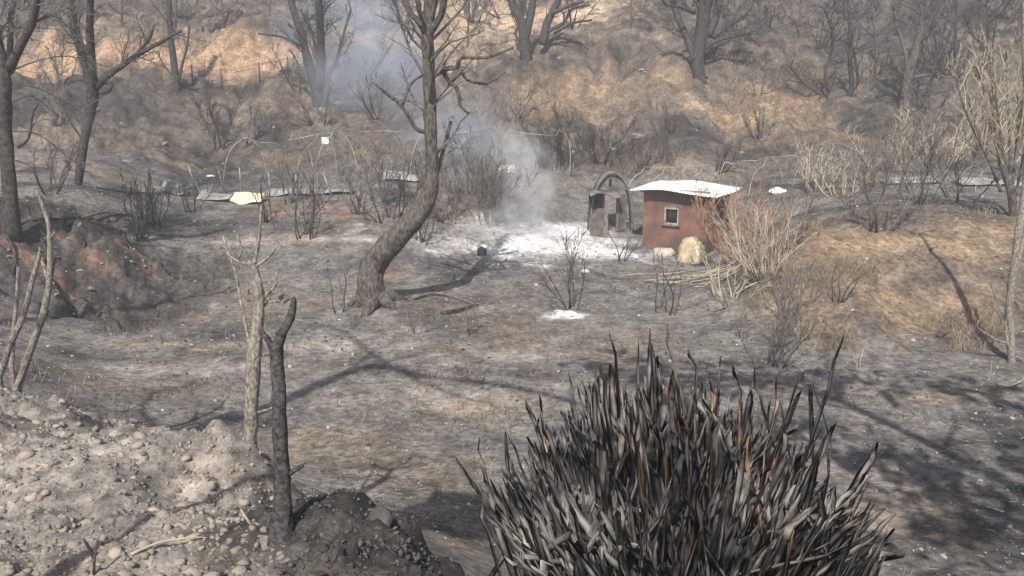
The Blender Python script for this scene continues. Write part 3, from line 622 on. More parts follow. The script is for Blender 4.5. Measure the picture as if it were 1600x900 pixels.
    # charred stems at the heart of the clump
    for k in range(7):
        a = k*.9; e = O2+np.array([math.cos(a)*.38, math.sin(a)*.38, .75]); g0 = np.array([O[0]+math.cos(a)*.14, O[1]+math.sin(a)*.14, 0]); g0[2] = hz(g0[0], g0[1])-.1
        mb = MB(); mb.tube([g0, (g0+e)/2+rng.normal(size=3)*.03, e], [.07, .065, .05], 8, .15, rng); mb.build('stem', 'char', t, origin=np.array(t.location))
    return t
burnt_plant()

# ------------------------------------------------------------------ brick hut
def brick_material():
    m = bpy.data.materials.new('sooty_brick'); m.use_nodes = True; n = m.node_tree.nodes; l = m.node_tree.links; b = n['Principled BSDF']; b.inputs['Roughness'].default_value = .92
    tc = n.new('ShaderNodeTexCoord'); br = n.new('ShaderNodeTexBrick'); br.inputs['Scale'].default_value = 4.2; br.inputs['Mortar Size'].default_value = .025
    mp = n.new('ShaderNodeMapping'); mp.inputs['Rotation'].default_value = (math.pi/2, 0, 0); l.new(tc.outputs['Object'], mp.inputs[0]); l.new(mp.outputs[0], br.inputs[0])
    br.inputs['Color1'].default_value = (.24, .10, .066, 1); br.inputs['Color2'].default_value = (.15, .072, .052, 1); br.inputs['Mortar'].default_value = (.24, .17, .13, 1)
    t = n.new('ShaderNodeTexNoise'); t.inputs['Scale'].default_value = 1.3; t.inputs['Detail'].default_value = 6; l.new(tc.outputs['Object'], t.inputs[0])
    r = n.new('ShaderNodeValToRGB'); e = r.color_ramp.elements; e[0].position = .38; e[0].color = (0, 0, 0, 1); e[1].position = .6; e[1].color = (.92, .92, .92, 1); l.new(t.outputs[0], r.inputs[0])
    x = n.new('ShaderNodeMix'); x.data_type = 'RGBA'; l.new(r.outputs[0], x.inputs[0]); l.new(br.outputs[0], x.inputs[6]); x.inputs[7].default_value = (.10, .065, .055, 1)
    l.new(x.outputs[2], b.inputs['Base Color'])
    return m
M['brick'] = brick_material()
M['roof_sheet'] = mat('stained_white_roofing', (.42, .40, .36), .75, (.80, .78, .74), 2.4, lo=.30, hi=.52)
M['dark'] = mat('dark_interior', (.02, .02, .022), .9)
M['frame_paint'] = mat('grey_white_frame_paint', (.16, .15, .14), .8, (.42, .41, .39), 6)
M['tin'] = mat('weathered_tin', (.09, .086, .076), .8, (.21, .20, .18), 3, .01, 12)
M['tin_dark'] = mat('sooty_tin', (.06, .055, .05), .8, (.13, .12, .11), 4)
M['blue'] = mat('dark_charred_panel', (.024, .024, .032), .8, (.055, .053, .06), 5)
M['plank'] = mat('burnt_plank', (.09, .08, .075), .9, (.2, .18, .16), 8, .01, 20)
def brick_hut():
    A = P(1003, 388, 32.0); th = R(-33); ux = np.array([math.cos(th), math.sin(th), 0]); uy = np.array([-math.sin(th), math.cos(th), 0])
    Lx, Ly, Hh = 2.45, 2.1, 2.26
    c = A+ux*Lx/2+uy*Ly/2; zb = min(hz(*(A+ux*a+uy*b_)[:2]) for a in (0, Lx) for b_ in (0, Ly)) - .1
    zf = hz(*(A+ux*Lx*.3)[:2])
    t = thing('brick_hut', 'small soot-stained red brick hut with a bright white sheet roof', 'hut', (A[0], A[1], zb)); t.rotation_euler = (0, 0, th)
    h = zf-zb+Hh; T = .15
    def part(nm, m, boxes, par=t, bev=0):
        mb = MB()
        for x0, x1, y0, y1, z0, z1 in boxes: mb.box(((x0+x1)/2, (y0+y1)/2, (z0+z1)/2), (x1-x0, y1-y0, z1-z0))
        return mb.build(nm, m, par, smooth=False)
    wx0, wx1, wz0, wz1 = .86, 1.36, h-1.22, h-.66
    rise = .04
    part('front_wall', 'brick', [(0, wx0, 0, T, 0, h), (wx1, Lx, 0, T, 0, h), (wx0, wx1, 0, T, 0, wz0), (wx0, wx1, 0, T, wz1, h)])
    part('back_wall', 'brick', [(0, Lx, Ly-T, Ly, 0, h+rise-.16)])
    for x0, nm in ((0, 'end_wall'), (Lx-T, 'end_wall')):
        mb = MB(); v = [(x0, T+.002, 0), (x0, Ly-T-.002, 0), (x0, Ly-T-.002, h+rise-.17), (x0, T+.002, h-.04)]; v += [(x+T, y, z) for x, y, z in v]
        mb.add(v, [(0, 3, 2, 1), (4, 5, 6, 7), (0, 1, 5, 4), (1, 2, 6, 5), (2, 3, 7, 6), (3, 0, 4, 7)]); mb.build(nm, 'brick', t, smooth=False)
    w_ = part('window_frame', 'frame_paint', [(wx0-.02, wx0+.03, -.03, .06, wz0-.03, wz1+.02), (wx1-.03, wx1+.02, -.03, .06, wz0-.03, wz1+.02), (wx0+.03, wx1-.03, -.04, .06, wz0-.03, wz0+.03), (wx0+.03, wx1-.03, -.04, .06, wz1-.03, wz1+.02)])
    for k in range(5):
        x = wx0+.12+k*(wx1-wx0-.24)/4; mb = MB(); mb.tube([(x, .03, wz0), (x, .03, wz1)], [.012, .012], 6); mb.build('window_bar', 'tin_dark', w_)
    # roof sheet: corrugated, arched along the front, higher at the back
    nx, ny = 90, 14; X = np.linspace(-.42, Lx+.42, nx); Y = np.linspace(-.42, Ly+.35, ny); vv = []
    for s_ in (0, 1):
        for y in Y:
            for x in X:
                f_ = (y+.42)/(Ly+.77); s2 = (x+.42)/(Lx+.84)
                z = h + .03 + rise*f_*1.15 - .08 + .10*math.sin(s2*math.pi) - .07*s2 + .012*math.sin(x*2*math.pi/.13) + .02*math.sin(3*x+2*y)
                vv.append((x, y, z - s_*.012))
    f = []; N = nx*ny
    for j in range(ny-1):
        for i in range(nx-1):
            a = j*nx+i; f.append((a, a+1, a+nx+1, a+nx)); f.append((N+a+nx, N+a+nx+1, N+a+1, N+a))
    for i in range(nx-1): f.append((i, N+i, N+i+1, i+1)); a = (ny-1)*nx+i; f.append((a+1, N+a+1, N+a, a))
    for j in range(ny-1): a = j*nx; f.append((a+nx, N+a+nx, N+a, a)); a = j*nx+nx-1; f.append((a, N+a, N+a+nx, a+nx))
    mb = MB(); mb.add(vv, f); mb.build('roof', 'roof_sheet', t)
    part('window_sill', 'plank', [(wx0-.10, wx1+.10, -.09, -.032, wz0-.075, wz0-.034)], w_); part('lintel', 'plank', [(wx0-.12, wx1+.12, -.02, .1, wz1+.024, wz1+.10)])
    for k in range(5):
        y = .1+k*(Ly-.2)/4; f_ = (y+.42)/(Ly+.77); mb = MB(); mb.tube([(-.2, y, h-.10+rise*f_*1.15-.05), (Lx+.2, y, h-.16+rise*f_*1.15-.05)], [.035, .035], 6); mb.build('roof_beam', 'plank', t)
    return t, A, ux, uy
HUT, HA, HX, HY = brick_hut()
def arch_shed():
    d = 33.4; g = P(955, 352, d); g[2] = hz(g[0], g[1]); pm = pxm(d, 300)
    t = thing('arched_tin_shed', 'ruined arched tin shed with a small canopy left of the brick hut', 'shed', g); t.rotation_euler = (0, 0, R(14))
    wl, Hh, dep = 0.92, 2.4, .36
    def outline(a, s_=1.0): return (math.cos(a)*wl*s_*(1 if math.cos(a) > 0 else .92), (math.sin(a)**.8 if math.sin(a) > 0 else 0)*Hh*s_)
    A_ = np.linspace(0.0, math.pi, 26); v = []; 
    for y in (0, dep):
        for s_ in (1.0, .955):
            for a in A_: x, z = outline(a, s_); v.append((x, y, z-.05))
    n = len(A_); f = []
    for i in range(n-1):
        f += [(i, i+1, 2*n+i+1, 2*n+i), (n+i+1, n+i, 3*n+i, 3*n+i+1), (i+1, i, n+i, n+i+1), (2*n+i, 2*n+i+1, 3*n+i+1, 3*n+i)]
    # the shell keeps its right flank down to the ground; the left flank is burnt away low down
    mb = MB(); mb.add(v, [q for q in f if True]); mb.build('shell', 'tin', t)
    # lunette panel above the door head, with a slit window
    zt = 1.62
    mb = MB(); top = [(math.cos(a)*wl*.94, (math.sin(a)**.8)*Hh*.94-.05) for a in np.linspace(.02, math.pi-.02, 30) if (math.sin(a)**.8)*Hh*.94-.05 > zt]
    poly = top+[(top[-1][0], zt), (top[0][0], zt)]; k = len(poly)
    mb.add([(x, .10, z) for x, z in poly]+[(x, .14, z) for x, z in poly], [tuple(range(k)), tuple(range(2*k-1, k-1, -1))]+[(i, (i+1) % k, k+(i+1) % k, k+i) for i in range(k)]); pn = mb.build('end_panel', 'tin', t, smooth=False)
    mb = MB(); mb.box((-.05, .094, 1.93), (.10, .03, .26)); mb.build('slit_window', 'dark', pn, smooth=False)
    mb = MB(); vv = []
    for i, x in enumerate(np.linspace(-1.0, .22, 12)):
        for y, z in ((-.45, 1.50+.10*math.sin(i*.5)), (.09, 1.66+.05*math.sin(i*.5+1))): vv += [(x, y, z), (x, y, z+.02)]
    ff = []
    for i in range(11):
        a = i*4; b = a+4; ff += [(a, a+2, b+2, b), (a+1, b+1, b+3, a+3), (a, b, b+1, a+1), (a+2, a+3, b+3, b+2)]
    ff += [(0, 1, 3, 2), (44, 46, 47, 45)]; mb.add(vv, ff); mb.build('canopy', 'tin', t)
    mb = MB(); mb.box((-.60, .12, 1.12), (.56, .03, .82)); mb.build('side_panel', 'blue', t, smooth=False)
    for x, hh in ((-.30, 1.6), (.28, 1.65), (.62, 1.35)):
        mb = MB(); mb.box((x, .12, hh/2-.08), (.09, .08, hh+.05)); mb.build('post', 'plank', t, smooth=False)
    mb = MB(); mb.box((.47, .13, .75), (.24, .02, 1.4)); mb.build('side_panel', 'tin_dark', t, smooth=False)
    return t, g
ARCH, AG = arch_shed()
def leaning_board():
    b = AG+np.array([-.62, -.62, 0]); z = hz(b[0], b[1]); top = AG+np.array([-.50, -.02, 1.0])
    for dx, m, lb, w_ in ((0, 'tin_dark', 'dark board leaning against the left of the arched shed', .5), (.36, 'plank', 'grey plank leaning beside the dark board at the arched shed', .2)):
        p0 = b+np.array([dx, 0, 0]); p0[2] = hz(p0[0], p0[1])-.03; p1 = top+np.array([dx*.7, 0, z-AG[2]]); p1[2] -= dx*.3
        zv = unit(p1-p0); xv = unit(np.cross(zv, np.array([0, 1., 0]))); nv = np.cross(zv, xv); L = np.linalg.norm(p1-p0)
        mb = MB(); mb.box((p0+p1)/2, (w_, .03, L), np.stack([xv, nv, zv], 1)); o = mb.build('leaning_board', m, None, False, origin=p0)
        tag(o, lb, 'board')
leaning_board()

# ------------------------------------------------------------------ greenhouse hoops
def hoop_frame(label, p0, p1, n, rad, hgt, yaw, seed, miss=(), rail=True, name='greenhouse_frame', rp=None):
    rng = np.random.default_rng(seed); g = np.array([*p0[:2], hz(p0[0], p0[1])]); t = thing(name, label, 'greenhouse frame', g)
    tops = []
    for k in range(n):
        c = p0+(p1-p0)*k/(n-1); ax = np.array([math.cos(yaw), math.sin(yaw), 0]); lean = rng.normal(size=2)*.06; pts = []
        sag = 1+rng.uniform(-.08, .05); full = k not in miss
        a1 = math.pi if full else rng.uniform(1.0, 1.8)
        for a in np.linspace(0, a1, 17):
            q = c[:2]+ax[:2]*math.cos(a)*rad; zb = hz(q[0], q[1]) if a in (0, math.pi) else None
            s_ = math.sin(a)**.75 if 0 < a < math.pi-1e-6 else 0
            z0_ = hz(*(c[:2]+ax[:2]*(rad if math.cos(a) > 0 else -rad))); pts.append((q[0]+lean[0]*s_*hgt, q[1]+lean[1]*s_*hgt, z0_-.08+s_*hgt*sag))
        pr = rp or pxm(c[1], 280)*.55
        mb = MB(); mb.tube(pts, [pr]*17, 6); mb.build('hoop', 'pipe' if rng.random() < .75 else 'twig', t, origin=g)
        tops.append(np.array(pts[8 if full else -1]))
    if rail:
        for i in range(n-1):
            if rng.random() < .8:
                mb = MB(); mid = (tops[i]+tops[i+1])/2-np.array([0, 0, rng.uniform(0, .15)]); mb.tube([tops[i], mid, tops[i+1]], [pr*.9]*3, 5); mb.build('ridge_pole', 'pipe', t, origin=g)
    return t
hoop_frame('broken greenhouse hoops in a row at left, beyond the clearing and below the road', P(385, 318, 37.0), P(740, 300, 38.5), 11, .95, 2.2, R(38), 21, miss=(1, 2, 5, 7, 9))
hoop_frame('greenhouse hoops in the smoke between the leaning trunk and the arched shed', P(700, 300, 38.0), P(860, 300, 39), 4, 1.0, 2.3, R(35), 22, miss=(3,))
hoop_frame('long row of thin greenhouse hoops behind and right of the brick hut', P(1005, 305, 37.5), P(1330, 318, 35.5), 11, .85, 1.35, R(25), 23)
hoop_frame('low greenhouse hoops on the terrace near the right edge', P(1395, 315, 33.5), P(1600, 312, 33), 8, .75, 1.0, R(28), 24, miss=(0, 2, 3), rail=False)
def pole(label, x0, y0, x1, y1, d, r=1.3, name='standing_pole', m='pipe', group=None, dd=0):
    b = P(x0, y0, d); g = np.array([b[0], b[1], hz(b[0], b[1])-.1]); e = P(x1, y1, d+dd); pr = pxm(d, 300)*r
    mb = MB(); md = (g+e)/2+np.array([.02, 0, 0]); mb.tube([g, md, e], [pr, pr*.95, pr*.8], 6)
    return tag(mb.build(name, m, None, origin=g+np.array([0, 0, .1])), label, 'pole', group)
PG = 'bleached poles of the fallen greenhouse'
for i, q in enumerate([(274, 318, 274, 272, 'short upright bleached pole, leftmost of the greenhouse poles'), (311, 320, 293, 255, 'long bleached pole leaning left, the taller of a crossed pair'), (318, 318, 296, 268, 'shorter bleached pole of the crossed leaning pair'),
                       (354, 325, 341, 266, 'bleached pole leaning left of the yellow panel'), (376, 305, 374, 262, 'upright bleached pole behind the yellow panel'), (421, 302, 419, 268, 'upright bleached pole right of the yellow panel'),
                       (518, 312, 505, 270, 'bleached pole leaning left in the middle of the fallen greenhouse'), (464, 312, 462, 272, 'thin upright pole between the fallen panels'), (548, 305, 545, 275, 'short upright pole just left of the leaning trunk')]):
    pole(q[4], *q[:4], 35.5, 1.0, group=PG)
def sheet(label, px, py, d, wx, wy, m, seed, name='fallen_sheet', tilt=.08, cat='sheet', zoff=.05, yaw=0):
    """a buckled sheet lying on the ground"""
    rng = np.random.default_rng(seed); c = P(px, py, d); n = 9; vv = []; c[2] = hz(c[0], c[1])
    cy, sy = math.cos(yaw), math.sin(yaw)
    for s_ in (0, 1):
        for j in range(n):
            for i in range(n):
                x, y = (i/(n-1)-.5)*wx, (j/(n-1)-.5)*wy; X_, Y_ = c[0]+x*cy-y*sy, c[1]+x*sy+y*cy
                vv.append((X_, Y_, 0)); 
    vv = np.array(vv); gz = surf(vv[:, 0], vv[:, 1]); bk = vn(vv[:, 0]*1.9, vv[:, 1]*1.9, seed)
    vv[:, 2] = np.maximum(gz.max()*.3+gz*.7, gz+.01)+zoff+.09*bk+tilt*np.tile(np.repeat(np.linspace(0, 1, n), n), 2); vv[:n*n, 2] += .015
    f = []; N = n*n
    for j in range(n-1):
        for i in range(n-1):
            a = j*n+i; f += [(a, a+1, a+n+1, a+n), (N+a+n, N+a+n+1, N+a+1, N+a)]
    for i in range(n-1): a = (n-1)*n+i; f += [(i, N+i, N+i+1, i+1), (a+1, N+a+1, N+a, a), ((i+1)*n, N+(i+1)*n, N+i*n, i*n), (i*n+n-1, N+i*n+n-1, N+(i+1)*n+n-1, (i+1)*n+n-1)]
    mb = MB(); mb.add(vv, f); return tag(mb.build(name, m, None, origin=c), label, cat)
M['yellow'] = mat('pale_yellow_sheet', (.55, .48, .32), .8, (.78, .72, .52), 5)
M['greysheet'] = mat('grey_plastic_sheet', (.17, .168, .16), .8, (.36, .355, .34), 3)
sheet('pale yellow fallen panel catching the sun among the greenhouse poles', 388, 325, 34.6, 1.2, .7, 'yellow', 31, tilt=.25)
sheet('grey buckled sheet left of the pale yellow panel', 338, 326, 34.8, 1.3, .7, 'greysheet', 32, tilt=.2)
sheet('small grey buckled sheet, leftmost of the fallen panels', 274, 322, 35, .9, .6, 'greysheet', 33, tilt=.25)
sheet('long grey strip of fallen plastic right of the yellow panel', 485, 318, 36, 3.6, .6, 'greysheet', 34, tilt=.1)
sheet('pale crumpled sheet just left of the upper leaning trunk', 628, 292, 38, 1.6, .6, 'greysheet', 35, tilt=.2)
sheet('long pale sheet along the terrace at the right edge', 1545, 304, 34.5, 2.6, .9, 'greysheet', 36, tilt=.1)
sheet('pale strip of sheeting in the greenhouse row behind the right bushes', 1420, 300, 35, 2.2, .8, 'greysheet', 37, tilt=.15)

# ------------------------------------------------------------------ small things around the hut and the slope
def lump(name, label, cat, c, size, m, seed, parent=None, sub=3, rough=.25, freq=2.2):
    import bmesh
    bm = bmesh.new(); bmesh.ops.create_icosphere(bm, subdivisions=sub, radius=1); v = np.array([q.co for q in bm.verts])
    n = vn(v[:, 0]*freq+seed, v[:, 1]*freq+v[:, 2]*1.7, seed)+.5*vn(v[:, 1]*freq*2.3, v[:, 2]*freq*2.3+seed, seed+5)
    v = np.sign(v)*np.abs(v)**.75; v = v*(1+rough*n[:, None]); v[:, 2] = np.where(v[:, 2] < 0, v[:, 2]*.35, v[:, 2]); v = v*np.array(size)/2
    for q, co in zip(bm.verts, v): q.co = co
    me = bpy.data.meshes.new(name); bm.to_mesh(me); bm.free(); me.shade_smooth(); me.materials.append(M[m]); o = bpy.data.objects.new(name, me); COL.objects.link(o)
    if parent: o.parent = parent
    o.location = (c[0], c[1], hz(c[0], c[1])); return tag(o, label, cat) if label else o
M['cloth'] = mat('faded_sacking', (.34, .27, .17), .9, (.55, .46, .31), 5, .03, 9)
lump('sacking_heap', 'tan heap of draped sacking against the hut wall below the window', 'heap', P(1078, 392, 30.3), (.95, .7, 1.5), 'cloth', 3, rough=.22)
lump('hay_bag', 'pale sunlit bag beside the tan sacking heap, nearer the window', 'bag', P(1036, 390, 31.0), (.85, .5, .5), 'stone_pale', 5)
lump('cloth_scrap', 'cream cloth scrap hanging off the right of the sacking heap', 'cloth', P(1088, 402, 29.8), (.3, .25, 1.1), 'yellow', 8, rough=.3)
lump('ash_pile', 'small heap of white ash with charred lumps in the middle of the clearing', 'ash pile', G(886, 494), (.75, .5, .22), 'ash', 9, rough=.5, freq=4)
lump('white_bundle', 'white bundle lying right of the hut roof behind the bushes', 'bundle', P(1215, 300, 36), (.7, .5, .35), 'white', 11)
lump('white_float', 'small white oval float lying in the dark ground at left', 'float', P(330, 283, 39), (.38, .2, .16), 'white', 12, rough=.06)
lump('burnt_stump', 'low dark burnt stump standing in the white ash bed', 'stump', G(752, 398), (.3, .3, .5), 'stone_dark', 14, rough=.4)
lump('pale_rock', 'pale rock on the burnt ground right of the small charred shrub', 'rock', G(915, 425), (.3, .25, .2), 'stone_pale', 15)
lump('mossy_rock', 'pale rock high on the tan slope above the brick hut', 'rock', G(995, 215), (.7, .6, .45), 'stone', 16)
lump('rubble_block', 'round sooty rock sitting on the dark heap', 'rock', np.array([HEAP[0]+.12, HEAP[1]-.42]), (.17, .15, .2), 'stone_dark', 18, rough=.12)
def crate(label, px, py, d, w_, h_, m, name, cat):
    c = P(px, py, d); c[2] = hz(c[0], c[1])
    t = thing(name, label, cat, c); t.rotation_euler = (0, 0, R(12))
    mb = MB(); mb.box((0, 0, h_/2-.03), (w_, w_*.8, h_)); mb.build('body', m, t, smooth=False)
    mb = MB(); mb.box((0, 0, h_-.01), (w_*1.06, w_*.86, .04)); mb.build('lid', 'tin', t, smooth=False); return t
crate('small white box beside the dangling root on the left slope', 508, 218, 44, .34, .36, 'white', 'white_box', 'box')
crate('small reddish-white box behind the hoops left of the leaning trunk', 591, 215, 43, .28, .5, 'brick', 'red_box', 'box')
crate('white box half hidden in the smoke above the ash bed', 790, 273, 40, .7, .35, 'white', 'white_box', 'box')
def block_ruin():
    c = G(415, 472); g = c.copy(); t = thing('block_ruin', 'low broken stack of burnt brick blocks left of the leaning tree', 'ruin', g); t.rotation_euler = (0, 0, R(-8))
    rg_ = np.random.default_rng(4)
    for k in range(3):
        for q in range(5-k):
            mb = MB(); mb.box((-.5+q*.25+.1*(k % 2)+rg_.normal()*.015, rg_.normal()*.02, .02+k*.15), (.235, .36, .14), Matrix.Rotation(rg_.normal()*.06, 3, 'Z')); mb.build('block', 'ruin', t, smooth=False)
M['ruin'] = mat('burnt_brickwork', (.15, .125, .11), .95, (.24, .195, .17), 7, .02, 14)
block_ruin()
# wire fence along the road: each post and the rail
def fence():
    g = G(75, 128, 40); t = thing('wire_fence', 'wire fence with thin posts along the road at upper left', 'fence', g)
    prev = None
    for px in (25, 70, 90, 130, 205, 300, 345, 405, 450):
        b = P(px, 122-(px-25)*.035, 51.3); b[2] = hz(b[0], b[1]); mb = MB(); mb.tube([b-np.array([0, 0, .2]), b+np.array([0, 0, 1.1])], [.045, .04], 6); mb.build('post', 'twig_dark', t, origin=g)
        if prev is not None:
            for hh in (.45, 1.0): mb = MB(); mb.tube([prev+np.array([0, 0, hh]), (prev+b)/2+np.array([0, 0, hh-.05]), b+np.array([0, 0, hh])], [.014]*3, 4); mb.build('wire', 'twig', t, origin=g)
        prev = b
fence()
def slatted_rack():
    c = P(482, 108, 52.5); c[2] = hz(c[0], c[1]); t = thing('slatted_rack', 'pale slatted rack on the road behind the forked smoky tree', 'rack', c)
    for k in range(5): mb = MB(); mb.box((0, 0, .15+k*.17), (1.5, .05, .10)); mb.build('slat', 'pipe', t, smooth=False)
    for x in (-.7, .7): mb = MB(); mb.box((x, .06, .4), (.07, .07, 1.0)); mb.build('post', 'twig_dark', t, smooth=False)
slatted_rack()
# ------------------------------------------------------------------ shrubs and canes
SG = 'bare burnt shrubs'
for i, (px, py, hp, sp, n, m, lb, kw) in enumerate([
    (892, 484, 112, 52, 6, 'twig_dark', 'small open charred shrub behind the white ash pile in the clearing', dict(dens=(2.2, 2.5))),
    (968, 406, 62, 22, 4, 'twig_dark', 'thin dark shrub in front of the arched shed', dict(dens=(2, 2))),
    (1036, 488, 118, 50, 5, 'twig_dark', 'sparse dark shrub in the clearing below the hut', dict(dens=(2, 2))),
    (1203, 568, 175, 62, 12, 'twig', 'tall twiggy grey bush at the foot of the ochre bank', dict(dens=(2.5, 3))),
    (1160, 412, 112, 62, 34, 'twig_red', 'dense reddish-brown cane bush at the right corner of the hut', dict(dens=(2.5, 3), lean=(-.3, 0))),
    (1195, 434, 100, 62, 24, 'twig_pale', 'pale tangled bush in front of the cane bush by the hut', dict(dens=(3, 3), lean=(-.4, 0))),
    (1232, 400, 150, 30, 7, 'twig', 'tall thin shoots right of the hut bushes', dict(dens=(1.5, 2))),
    (1372, 356, 118, 62, 12, 'twig', 'grey bush with a spreading crown on top of the ochre bank', dict(dens=(3, 4))),
    (1438, 318, 130, 66, 14, 'twig', 'broad grey twiggy bush on the terrace behind the ochre bank', dict(dens=(3, 4))),
    (1315, 306, 66, 50, 12, 'twig_pale', 'low pale bush among the hoops right of the hut', dict(dens=(3, 4))),
    (1500, 316, 90, 45, 8, 'twig', 'thin bush on the terrace left of the willowy tree', dict(dens=(3, 3))),
    (1395, 270, 80, 60, 10, 'twig_pale', 'pale bush at the foot of the hillside behind the terrace', dict(dens=(3, 4))),
    (862, 262, 80, 46, 12, 'twig_dark', 'dark bush on the slope directly above the smoking ash', dict(dens=(3, 4))),
    (942, 252, 70, 40, 10, 'twig_dark', 'dark bush on the slope above the arched shed', dict(dens=(3, 4))),
    (345, 232, 95, 36, 7, 'twig_dark', 'slim bare shrub on the left slope between road and greenhouse', dict(dens=(2, 3))),
    (388, 222, 66, 30, 5, 'twig', 'pale little shrub beside the slim bare shrub on the left slope', dict(dens=(2, 3))),
    (212, 372, 85, 30, 9, 'twig_dark', 'dark thin-stemmed thicket on top of the eroded bank', dict(dens=(2, 3))),
    (240, 350, 80, 35, 10, 'twig_dark', 'dark thicket just right of the eroded bank', dict(dens=(2, 3))),
    (478, 372, 110, 36, 8, 'twig_dark', 'bare shrub with upright stems below the fallen greenhouse', dict(dens=(2, 3))),
    (612, 345, 110, 60, 10, 'twig_dark', 'dark shrub immediately left of the leaning trunk', dict(dens=(2, 3))),
    (560, 330, 60, 40, 9, 'twig', 'grey shrub among the broken hoops', dict(dens=(2, 3))),
    (768, 348, 100, 62, 26, 'twig', 'dense grey bush at the back of the smoking ash bed', dict(dens=(4, 4))),
    (700, 345, 85, 46, 14, 'twig', 'grey bush just right of the leaning trunk', dict(dens=(3, 4))),
    (735, 300, 70, 55, 14, 'twig', 'grey bush under the hoops in the smoke', dict(dens=(3, 4))),
    (1308, 470, 70, 22, 4, 'twig_dark', 'small dark shrub low on the ochre bank', dict(dens=(2, 2))),
    (1232, 500, 110, 36, 7, 'twig', 'leafless upright shrub at the left end of the ochre bank', dict(dens=(2, 2))),
    (1140, 470, 60, 60, 12, 'twig_pale', 'low tangled dry shrub in front of the hut', dict(dens=(3, 3))),
    (530, 488, 85, 14, 2, 'twig_dark', 'single thin dead stem left of the leaning tree', dict(dens=(1, 1))),
    (1050, 205, 40, 20, 4, 'twig_dark', 'tiny dark shrub on the tan slope above the hut', dict(dens=(2, 2))),
    (650, 520, 40, 30, 5, 'twig', 'tuft of dead twigs at the foot of the leaning tree', dict(dens=(2, 2))),
    (735, 520, 55, 26, 4, 'twig', 'small dead shrub right of the leaning tree foot', dict(dens=(2, 2))),
    (1340, 572, 36, 12, 3, 'twig_pale', 'three short pale stubs at the foot of the ochre bank', dict(dens=(.5, .5))),
    (1546, 592, 55, 10, 2, 'twig_pale', 'short pale stump shoot near the slender right-hand trunk', dict(dens=(.5, .5))),
    (1185, 215, 46, 30, 6, 'twig_dark', 'small dark shrub on the slope behind the hoops', dict(dens=(2, 2))),
    (80, 300, 80, 40, 9, 'twig_dark', 'dark shrub under the big left-edge tree', dict(dens=(2, 3))),
    (420, 345, 60, 30, 6, 'twig_dark', 'low dark shrub in front of the yellow panel', dict(dens=(2, 2))),
    (452, 318, 80, 34, 6, 'twig', 'grey thin-stemmed shrub just right of the yellow sheet', dict(dens=(2, 2))),
    (505, 322, 90, 40, 6, 'twig', 'grey thin-stemmed shrub among the middle greenhouse poles', dict(dens=(2, 2))),
    (590, 312, 85, 40, 7, 'twig', 'grey shrub between the broken hoops and the leaning trunk', dict(dens=(2, 2))),
    (655, 380, 70, 36, 6, 'twig_dark', 'dark low shrub right beside the bend of the leaning trunk', dict(dens=(2, 2))),
    (300, 330, 60, 40, 6, 'twig_dark', 'dark shrub in front of the leftmost fallen sheet', dict(dens=(2, 2))),
    (1275, 300, 75, 44, 9, 'twig_pale', 'pale tangled bush under the right hoops', dict(dens=(2.5, 2.5))),
    (1350, 300, 85, 46, 10, 'twig', 'grey tangled bush behind the spreading bush on the bank', dict(dens=(2.5, 2.5))),
    (1470, 262, 80, 50, 9, 'twig_pale', 'pale bush at the foot of the slope left of the willowy tree', dict(dens=(2.5, 2.5))),
    (1120, 268, 50, 40, 8, 'twig_dark', 'dark low bush on the slope right behind the hut roof', dict(dens=(2.5, 2.5))),
    (1010, 262, 50, 40, 8, 'twig_dark', 'dark low bush behind the gap between shed and hut', dict(dens=(2.5, 2.5)))]):
    g = G(px, py); pm = pxm(g[1], py)
    shrub(lb, g, hp*pm*1.35, sp*pm*1.15, n, 400+i, stem=m, group=SG, **kw)
rt = np.random.default_rng(31); HG = 'grey brush along the far hillside'
def where(px, py):
    ns = 'at the upper right' if px > 1250 else 'above the hut' if px > 950 else 'right of the leaning trunk' if px > 690 else 'left of the leaning trunk' if px > 450 else 'at the upper left'
    return ns
spots = [(rt.uniform(1180, 1600), rt.uniform(15, 170)) if k < 24 else (rt.uniform(20, 1180), rt.uniform(15, 60) if rt.random() < .6 else rt.uniform(130, 200)) for k in range(44)]
ORD = ['leftmost', 'second from the left', 'third from the left', 'fourth from the left', 'fifth from the left', 'sixth from the left', 'seventh from the left', 'eighth from the left', 'ninth from the left', 'tenth from the left'] + ['%s from the right' % q for q in ('tenth', 'ninth', 'eighth', 'seventh', 'sixth', 'fifth', 'fourth', 'third', 'second')] + ['rightmost']
by = {}
for px, py in sorted(spots): by.setdefault(where(px, py), []).append((px, py))
k = 0
for wh, lst in by.items():
    for q, (px, py) in enumerate(lst[:20]):
        nm = ORD[q] if q < 10 or len(lst) <= 10 else ORD[20-(min(len(lst), 20)-q)]
        g = G(px, py, 38); dk = px > 1180; k += 1
        shrub('grey leafless brush %s, %s of the clumps there' % (wh, nm), g, rt.uniform(1.4, 3.6), rt.uniform(.8, 2.0), int(rt.integers(5, 12)), 900+k, name='hillside_brush', stem='twig_dark' if rt.random() < (.75 if dk else .4) else 'twig', group=HG, dens=(2.4, 2.4), wander=rt.uniform(.15, .35), up=.05)
